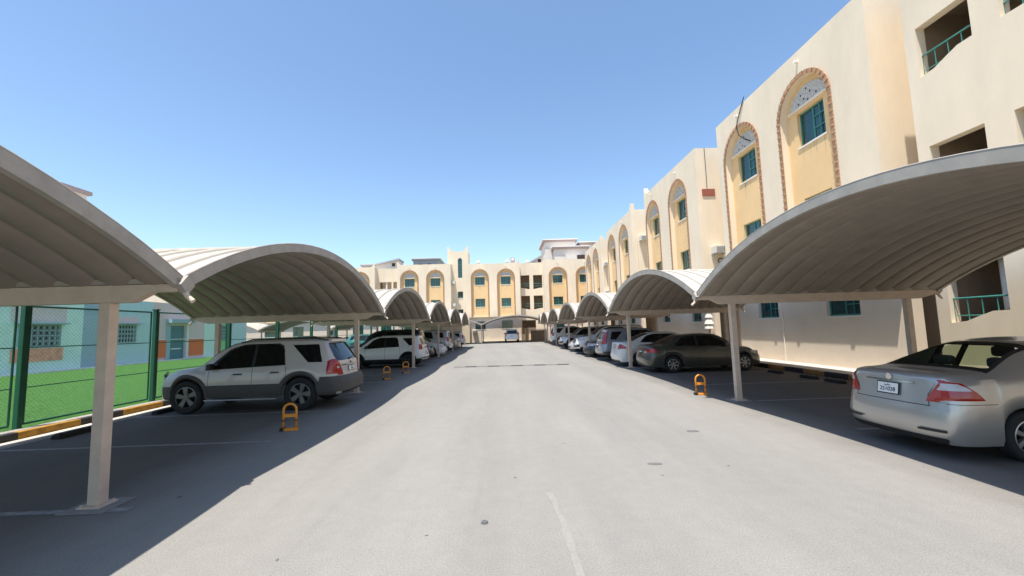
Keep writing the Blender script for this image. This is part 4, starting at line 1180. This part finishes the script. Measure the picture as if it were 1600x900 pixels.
def sedan(L=4.53, W=1.70, H=1.47, deck=1.06, xr=1.03, xf=3.63, rw=.305, slope=0, hood=.98):
    k = L/4.53; X = lambda v: v*k
    d = dict(L=L, W=W, sill=.21, xr=xr, xf=xf, rw=rw, ra=rw+.045, roofw=.66, pr=.13, pf=.34, spokes=6,
        plan=[(0, .83), (.02, .87), (.06, .915), (.14, .955), (X(.35), .985), (X(1.1), 1.0), (X(3.5), 1.0), (X(4.2), .97), (L-.14, .935), (L-.06, .89), (L-.02, .84), (L, .80)],
        top=[(0, deck-.06), (X(.05), deck-.02), (X(.15), deck), (X(.55), deck+.015), (X(.70), deck+.04), (X(1.0), deck+.17), (X(1.35), H-.10), (X(1.65), H-.035), (X(2.15), H), (X(2.55), H-.01), (X(2.85), H-.08), (X(3.15), H-.25), (X(3.42), hood+.06), (X(3.55), hood), (X(4.0), hood-.07), (X(4.35), hood-.18), (L, .66)],
        belt=[(0, deck-.12), (X(.6), deck-.06), (X(1.5), deck-.09), (X(2.8), .93), (X(3.5), .90), (X(4.1), .82), (L, .6)],
        gh=[(0, 0), (X(.5), 0), (X(.72), .12), (X(1.35), 1), (X(2.8), 1), (X(3.38), .14), (X(3.55), 0), (L, 0)],
        rprof=[(.2, .10), (.30, .03), (.38, .0), (.60, .0), (.64, .045), (.70, .06), (.95, .10), (1.1, .12)],
        fprof=[(.2, .08), (.32, .0), (.5, .0), (.62, .06), (.75, .16)],
        ws=(X(3.44), X(2.74)), rear_glass=(X(.70), X(1.50)), rear_cap=None, rail=None,
        windows=[[(X(1.12), deck-.02), (X(1.55), deck-.03), (X(1.92), deck-.05), (X(1.92), H-.115), (X(1.72), H-.125), (X(1.42), H-.19)],
                 [(X(2.0), deck-.055), (X(2.95), .955), (X(3.10), .965), (X(2.75), H-.20), (X(2.52), H-.12), (X(2.0), H-.105)]],
        trims=[[(X(1.04), deck-.035), (X(1.95), deck-.065), (X(3.22), .945), (X(2.80), H-.165), (X(2.5), H-.09), (X(1.7), H-.09), (X(1.38), H-.165)]],
        seams=[(X(1.30), .42, deck-.06), (X(1.96), .3, deck-.08), (X(3.02), .3, .9)],
        handles=[(X(1.55), deck-.17), (X(2.28), deck-.19)], handle_m=None, mirror=(X(3.0), .97), mirror_m=None, extra=[])
    return d
def suv(L=4.57, W=1.86, H=1.72, hood=1.10, xr=1.02, xf=3.73, rw=.365, belt=1.08, lean=.34):
    k = L/4.57; X = lambda v: v*k
    d = dict(L=L, W=W, sill=.33, xr=xr, xf=xf, rw=rw, ra=rw+.055, roofw=.72, pr=.14, pf=.28, spokes=5,
        plan=[(0, .85), (.02, .89), (.06, .93), (.14, .965), (X(.3), .985), (X(1.0), 1.0), (X(3.6), 1.0), (X(4.2), .98), (L-.14, .95), (L-.06, .905), (L-.02, .86), (L, .82)],
        top=[(0, H-.06), (X(.12), H-.04), (X(.4), H-.02), (X(1.5), H), (X(2.35), H-.005), (X(2.7), H-.05), (X(3.0), H-.19), (X(3.35), hood+.13), (X(3.5), hood+.03), (X(3.65), hood), (X(4.1), hood-.05), (X(4.4), hood-.14), (L, hood-.24)],
        belt=[(0, belt+.02), (X(1.5), belt), (X(3.4), belt-.07), (X(4.0), hood-.14), (L, hood-.3)],
        gh=[(0, 1), (X(2.7), 1), (X(3.35), .18), (X(3.55), 0), (L, 0)],
        rprof=[(.3, .10), (.42, .0), (.66, .0), (.72, .05), (.80, .09), (1.10, .13), (H-.1, .13+lean), (H, .13+lean+.02)],
        fprof=[(.3, .10), (.42, .02), (.62, .0), (.85, .05), (1.1, .12)],
        ws=(X(3.42), X(2.66)), rear_glass=None, rear_cap=[(1.14, -.66*W/1.86, .66*W/1.86), (1.2, -.68*W/1.86, .68*W/1.86), (H-.26, -.60*W/1.86, .60*W/1.86), (H-.18, -.56*W/1.86, .56*W/1.86)], rail=(X(.45), X(2.6)),
        windows=[[(X(1.42), belt+.03), (X(2.13), belt+.005), (X(2.13), H-.13), (X(1.9), H-.12), (X(1.62), H-.15), (X(1.46), H-.28)],
                 [(X(2.2), belt), (X(3.1), belt-.045), (X(3.2), belt-.03), (X(2.78), H-.25), (X(2.5), H-.15), (X(2.2), H-.13)],
                 [(X(.50), belt+.08), (X(.86), belt+.07), (X(1.24), H-.17), (X(.62), H-.17)]],
        trims=[[(X(1.38), belt+.01), (X(2.16), belt-.015), (X(3.32), belt-.06), (X(2.80), H-.21), (X(2.45), H-.11), (X(1.6), H-.11), (X(1.42), H-.22)]],
        seams=[(X(1.36), .75, belt-.02), (X(2.165), .45, belt), (X(3.2), .5, belt-.07)],
        handles=[(X(1.62), belt-.15), (X(2.5), belt-.17)], handle_m=None, mirror=(X(3.12), belt-.02), mirror_m=M_blkp, extra=[])
    return d

silver = paint('silver', (.46, .445, .42), .6); dgrey = paint('dark_olive_grey', (.06, .062, .052), .3)
white = paint('white', (.74, .73, .70)); bluegrey = paint('blue_grey', (.30, .33, .38), .4); black = paint('black', (.015, .015, .017))
sil2 = paint('pale_silver', (.55, .55, .56), .4); beige = paint('champagne', (.42, .37, .31), .4); greenp = paint('teal_green', (.05, .20, .18), .2)

def place(rear_x, near_y, W, L, side):
    """nose-in car: left row nose at -x (side=-1), right row nose at +x"""
    return (rear_x+side*L/2, near_y+W/2, 0), (0 if side > 0 else math.pi)
# nearest right: silver sedan
sp = sedan(L=4.53, W=1.70, H=1.48, deck=1.07); sp['cabin'] = True; sp['windows'][0] = [(1.50, 1.03), (1.92, 1.02), (1.92, 1.365), (1.72, 1.355), (1.50, 1.30)]
sp['extra'] = [tail([(.725, .50, .83), (.80, .53, .83), (.98, .64, .80), (1.0, .66, .78)], [(.0, .725), (.46, .735), (.34, .84), (.12, .98), (.0, 1.0)]), lambda s: s.wrap('reversing_lens', [(.875, .615, 10.24), (.90, .625, 10.21), (.93, .645, 10.15), (.96, .66, 10.09)], M_lens, off=.012),
    plate(.83, txt='251028', w=.155, h=.068), badge(.985, .045, m=M_chrome), strip([(.665, -.55, .55), (.675, -.55, .55)], M_blkp, 'boot_seam', off=.004), lambda s: s.wrap('bumper_seam', [(.708, 10.0, 10.62), (.715, 10.0, 10.62)], M_blkp, off=.003), lambda s: s.wrap('boot_seam', [(.675, .535, .543), (.80, .515, .523), (.98, .625, .633)], M_blkp, off=.004, n=1),
    strip([(.925, -.36, .36), (.945, -.36, .36)], M_chrome, 'boot_trim', off=.016), strip([(.36, -.72, -.42), (.39, -.72, -.42)], M_blkp, 'bumper_reflector', off=.006), strip([(.36, .42, .72), (.39, .42, .72)], M_blkp, 'bumper_reflector', off=.006),
    strip([(.25, -.7, .7), (.285, -.7, .7)], M_blkp, 'bumper_slot', off=.006), head([(.62, .5, .78), (.74, .48, .74)]), grille(.66, .74, .38, .3, .42, .5)]
loc, rz = place(5.33, 5.22, 1.70, 4.53, 1)
Car(sp, 'silver sedan seen from behind with red and white tail lights, nearest car on the right', loc, rz+.02, silver)
# dark grey sedan (side view)
sp = sedan(L=4.50, W=1.75, H=1.44, deck=1.02, xr=.98, xf=3.68, rw=.31, hood=.95); sp['spokes'] = 7
sp['extra'] = [tail([(.74, .50, .80), (.90, .52, .80)], [(.0, .74), (.30, .76), (.26, .90), (.0, .90)], inner=[(.74, .4, .56), (.80, .4, .56)]), plate(.72, w=.16, h=.08, txt='148207'), head([(.62, .5, .78), (.74, .48, .74)], [(4.05, .66), (4.3, .64), (4.3, .72), (4.08, .78)]), grille(.62, .72, .38, .3, .42, .5)]
loc, rz = place(5.32, 15.95, 1.75, 4.5, 1)
Car(sp, 'dark olive-grey sedan in side view behind the nearest right post', loc, rz, dgrey, rim=M_rim)
# white sedan, triangular tail light
sp = sedan(L=4.50, W=1.76, H=1.49, deck=1.08, xr=1.0, xf=3.63, rw=.31)
sp['extra'] = [tail([(.76, .56, .80), (.84, .54, .81), (.99, .68, .78)], [(.0, .76), (.34, .80), (.24, .88), (.02, 1.0)], inner=[(.80, .62, .76), (.84, .62, .76)]), plate(.86, txt='602314'), badge(.99), head([(.62, .5, .78), (.74, .48, .74)]), grille(.62, .72, .38)]
loc, rz = place(5.0, 18.85, 1.76, 4.5, 1)
Car(sp, 'white sedan with triangular red tail light, just beyond the dark grey sedan', loc, rz, white)
# blue-grey crossover, tall vertical tail lights
sp = suv(L=4.55, W=1.80, H=1.67, hood=1.04, belt=1.03, rw=.35, lean=.30)
sp['extra'] = [tail([(.88, .66, .84), (1.12, .66, .84), (1.52, .60, .70)], [(.0, .9), (.2, .9), (.24, 1.5), (.1, 1.5)]), plate(.80, txt='73915'), cladding(.50, M_clad), head([(.72, .5, .82), (.90, .48, .8)]), grille(.72, .86, .4)]
loc, rz = place(4.95, 22.0, 1.80, 4.55, 1)
Car(sp, 'blue-grey crossover with tall red tail lights, between the white sedan and black car', loc, rz, bluegrey)
# black car facing the lane
sp = sedan(L=4.75, W=1.82, H=1.50, deck=1.08, xr=1.05, xf=3.85, rw=.33, hood=1.0)
sp['extra'] = [head([(.66, .46, .84), (.80, .44, .80)], [(4.3, .70), (4.6, .68), (4.6, .78), (4.34, .84)]), grille(.5, .78, .36, .3, .42, .5), tail([(.74, .50, .80), (.90, .52, .80)])]
Car(sp, 'black sedan with its nose to the lane beside the blue-grey crossover', (4.85+4.75/2, 26.0, 0), math.pi, black)
# white pickup-like SUV facing the lane
def bigsuv(L=4.8, W=1.88, H=1.84, hood=1.20, rw=.39):
    d = suv(L=L, W=W, H=H, hood=hood, belt=1.18, rw=rw, xr=1.05, xf=3.85, lean=.16); d['sill'] = .40; return d
fr = lambda: [head([(.92, .50, .88), (.98, .46, .88), (1.03, .60, .86)], [(4.3, .96), (4.72, .92), (4.72, 1.0), (4.4, 1.06)]), grille(.78, 1.0, .42, .46, .60, .6), cladding(.5, M_blkp, flare=.03), roof_rails, side_step(M_rim), strip([(.50, .55, .82), (.66, .58, .84)], M_blkp, 'fog_lamp_housing', rear=False), strip([(.50, -.82, -.55), (.66, -.84, -.58)], M_blkp, 'fog_lamp_housing', rear=False), plate(.64, rear=False, txt='80452')]
def rearbits(txt): return [tail([(.95, .70, .88), (1.30, .70, .86)], [(.0, .95), (.16, .95), (.2, 1.3), (.04, 1.3)]), plate(.86, txt=txt), cladding(.52, M_clad), roof_rails, side_step(M_rim), head([(.92, .50, .88), (1.03, .60, .86)])]
sp = bigsuv(); sp['extra'] = fr()
Car(sp, 'white off-roader with its dark grille to the lane, behind the third right post', (4.75+2.4, 28.9, 0), math.pi, white)
sp = sedan(L=4.4, W=1.74, H=1.46); sp['extra'] = [head([(.64, .5, .80), (.78, .48, .76)]), grille(.60, .72, .34, .3, .42, .5)]
Car(sp, 'small pale silver sedan mostly hidden beside the white off-roader on the right', (4.85+2.2, 32.0, 0), math.pi, sil2)
sp = bigsuv(L=4.75, H=1.78, hood=1.12); sp['extra'] = fr()
Car(sp, 'silver-white off-roader nosing out between the fourth and fifth right posts', (4.7+2.4, 36.6, 0), math.pi, sil2)
sp = bigsuv(L=4.9, H=1.9); sp['extra'] = rearbits('19377')
Car(sp, 'beige-white off-roader with its tail to the lane, farthest on the right', (4.95+2.45, 45.4, 0), 0, white)
# left row
sp = suv(L=4.57, W=1.86, H=1.73, rw=.392); sp['handle_m'] = M_clad; sp['sill'] = .36; sp['windows'][2] = [(.40, 1.14), (.85, 1.14), (1.29, 1.57), (.52, 1.57)]; sp['rear_cap'] = [(1.15, -.68, .68), (1.25, -.69, .69), (1.50, -.62, .62), (1.585, -.58, .58)]
sp['extra'] = [tail([(.80, .54, .90), (.92, .57, .90), (1.14, .66, .88), (1.20, .69, .86)], [(.0, .80), (.26, .82), (.22, 1.15), (.03, 1.21)], inner=[(.97, .68, .84), (1.02, .68, .84)]),
    cladding(.66, M_clad, h=.10), roof_rails, lambda s: s.wrap('rear_bumper', [(.42, 0, 10.58), (.48, 0, 10.60), (.60, 0, 10.60), (.64, 0, 10.58), (.69, 0, 10.5), (.735, 0, 10.48), (.78, 0, 10.46), (.79, 0, 10.45)], M_clad, off=.04, n=60, full=True), side_step(M_rim), plate(.93, w=.20, h=.055, txt='119335'), badge(1.08, .032, m=M_blkp),
    strip([(.36, -.7, .7), (.44, -.74, .74)], M_blkp, 'bumper_skirt', off=.02),
    strip([(1.02, .28, .56), (1.04, .28, .56)], M_blkp, 'model_script', off=.010), strip([(1.62, -.5, .5), (1.68, -.52, .52)], paint('warm_white', (.52, .485, .44)), 'roof_spoiler', off=.07), head([(.82, .5, .82), (1.0, .48, .8)]), grille(.76, .9, .4)]
loc, rz = place(-3.92, 10.62, 1.86, 4.57, -1)
Car(sp, 'white off-roader with dark grey lower cladding, nearest car on the left', loc, rz, paint('warm_white', (.52, .485, .44)), rim=M_rimd)
sp = suv(L=4.32, W=1.82, H=1.66, hood=1.08, belt=1.05, xr=.85, xf=3.5, rw=.34, lean=.22)
sp['extra'] = [tail([(.90, .68, .86), (1.16, .68, .84)], [(.0, .9), (.14, .9), (.14, 1.16), (.03, 1.16)]), cladding(.45, M_blkp, h=.09), roof_rails, plate(.72, txt='88406'),
    strip([(.44, -.84, .84), (.52, -.85, .85)], M_blkp, 'bumper_skirt', off=.02), strip([(.96, -.3, .3), (1.02, -.3, .3)], M_blkp, 'tailgate_trim')]
loc, rz = place(-4.0, 22.15, 1.82, 4.32, -1)
Car(sp, 'white compact off-roader with black sills beyond the two small orange barriers', loc, rz, white, rim=M_blkp)
sp = bigsuv(L=4.8, H=1.95); sp['extra'] = rearbits('40126')
Car(sp, 'black tall off-roader whose roof shows above the white compact off-roader', (-4.55-2.4, 26.0, 0), math.pi, black)
sp = sedan(L=4.6, W=1.78, H=1.50, hood=1.0); sp['extra'] = [head([(.64, .5, .82), (.80, .46, .78)], [(4.15, .70), (4.45, .68), (4.45, .76), (4.2, .84)]), grille(.58, .72, .36, .3, .42, .5), plate(.48, rear=False, txt='90277')]
Car(sp, 'white sedan facing the lane beside the fourth left post', (-4.1-2.3, 31.6, 0), 0, white)
sp = sedan(L=4.55, W=1.76, H=1.50); sp['extra'] = [head([(.64, .5, .82), (.80, .46, .78)]), grille(.58, .72, .36, .3, .42, .5), tail([(.74, .50, .80), (.90, .52, .80)])]
Car(sp, 'black-roofed sedan between the white sedan and the tall black off-roader', (-4.6-2.3, 29.0, 0), 0, black)
sp = bigsuv(L=4.85, H=1.85); sp['extra'] = rearbits('55810')
Car(sp, 'silver off-roader backed up to the lane, beyond the white sedan on the left', (-4.35-2.4, 36.8, 0), math.pi, sil2)
sp = sedan(L=4.5, W=1.75, H=1.46); sp['extra'] = [tail([(.74, .50, .80), (.90, .52, .80)]), plate(.78, txt='27504')]
Car(sp, 'beige sedan beyond the silver off-roader in the left row', (-4.1-2.25, 41.5, 0), math.pi, beige)
sp = suv(L=4.4, W=1.8, H=1.66); sp['extra'] = rearbits('63318')
Car(sp, 'last car of the left row, a pale silver crossover', (-3.95-2.2, 46.0, 0), math.pi, sil2)
# end of the lot
sp = bigsuv(L=4.7, W=1.9, H=1.80); sp['extra'] = rearbits('31742')
Car(sp, 'white off-roader parked nose-in against the far building under the arched carport', (1.2, 59.3, 0), math.pi/2, white)
# beyond the green fence
for i, (x, y, r, pm, lab, f) in enumerate([
    (-14.0, 52.5, math.pi/2, greenp, 'teal pickup-like car beyond the green fence, nearest the left row', 'suv'), (-18.5, 53, math.pi/2, white, 'white sedan under the middle carport beyond the fence', 'sedan'),
    (-23.5, 53, math.pi/2, beige, 'champagne crossover beyond the green fence', 'suv'), (-12.5, 44.0, 0, sil2, 'pale sedan beyond the fence behind the white compact off-roader', 'sedan'), (-13.5, 38.5, 0, greenp, 'teal crossover standing on the lot beyond the green fence', 'suv')]):
    if y < 47: y += 5.5
    sp = (suv if f == 'suv' else sedan)()
    sp['extra'] = [head([(.66, .5, .80), (.8, .48, .76)])]+([tail([(.84, .66, .86), (1.1, .66, .88)])] if f == 'suv' else [tail([(.74, .50, .80), (.90, .52, .80)])])
    Car(sp, lab, (x, y, 0), r, pm)
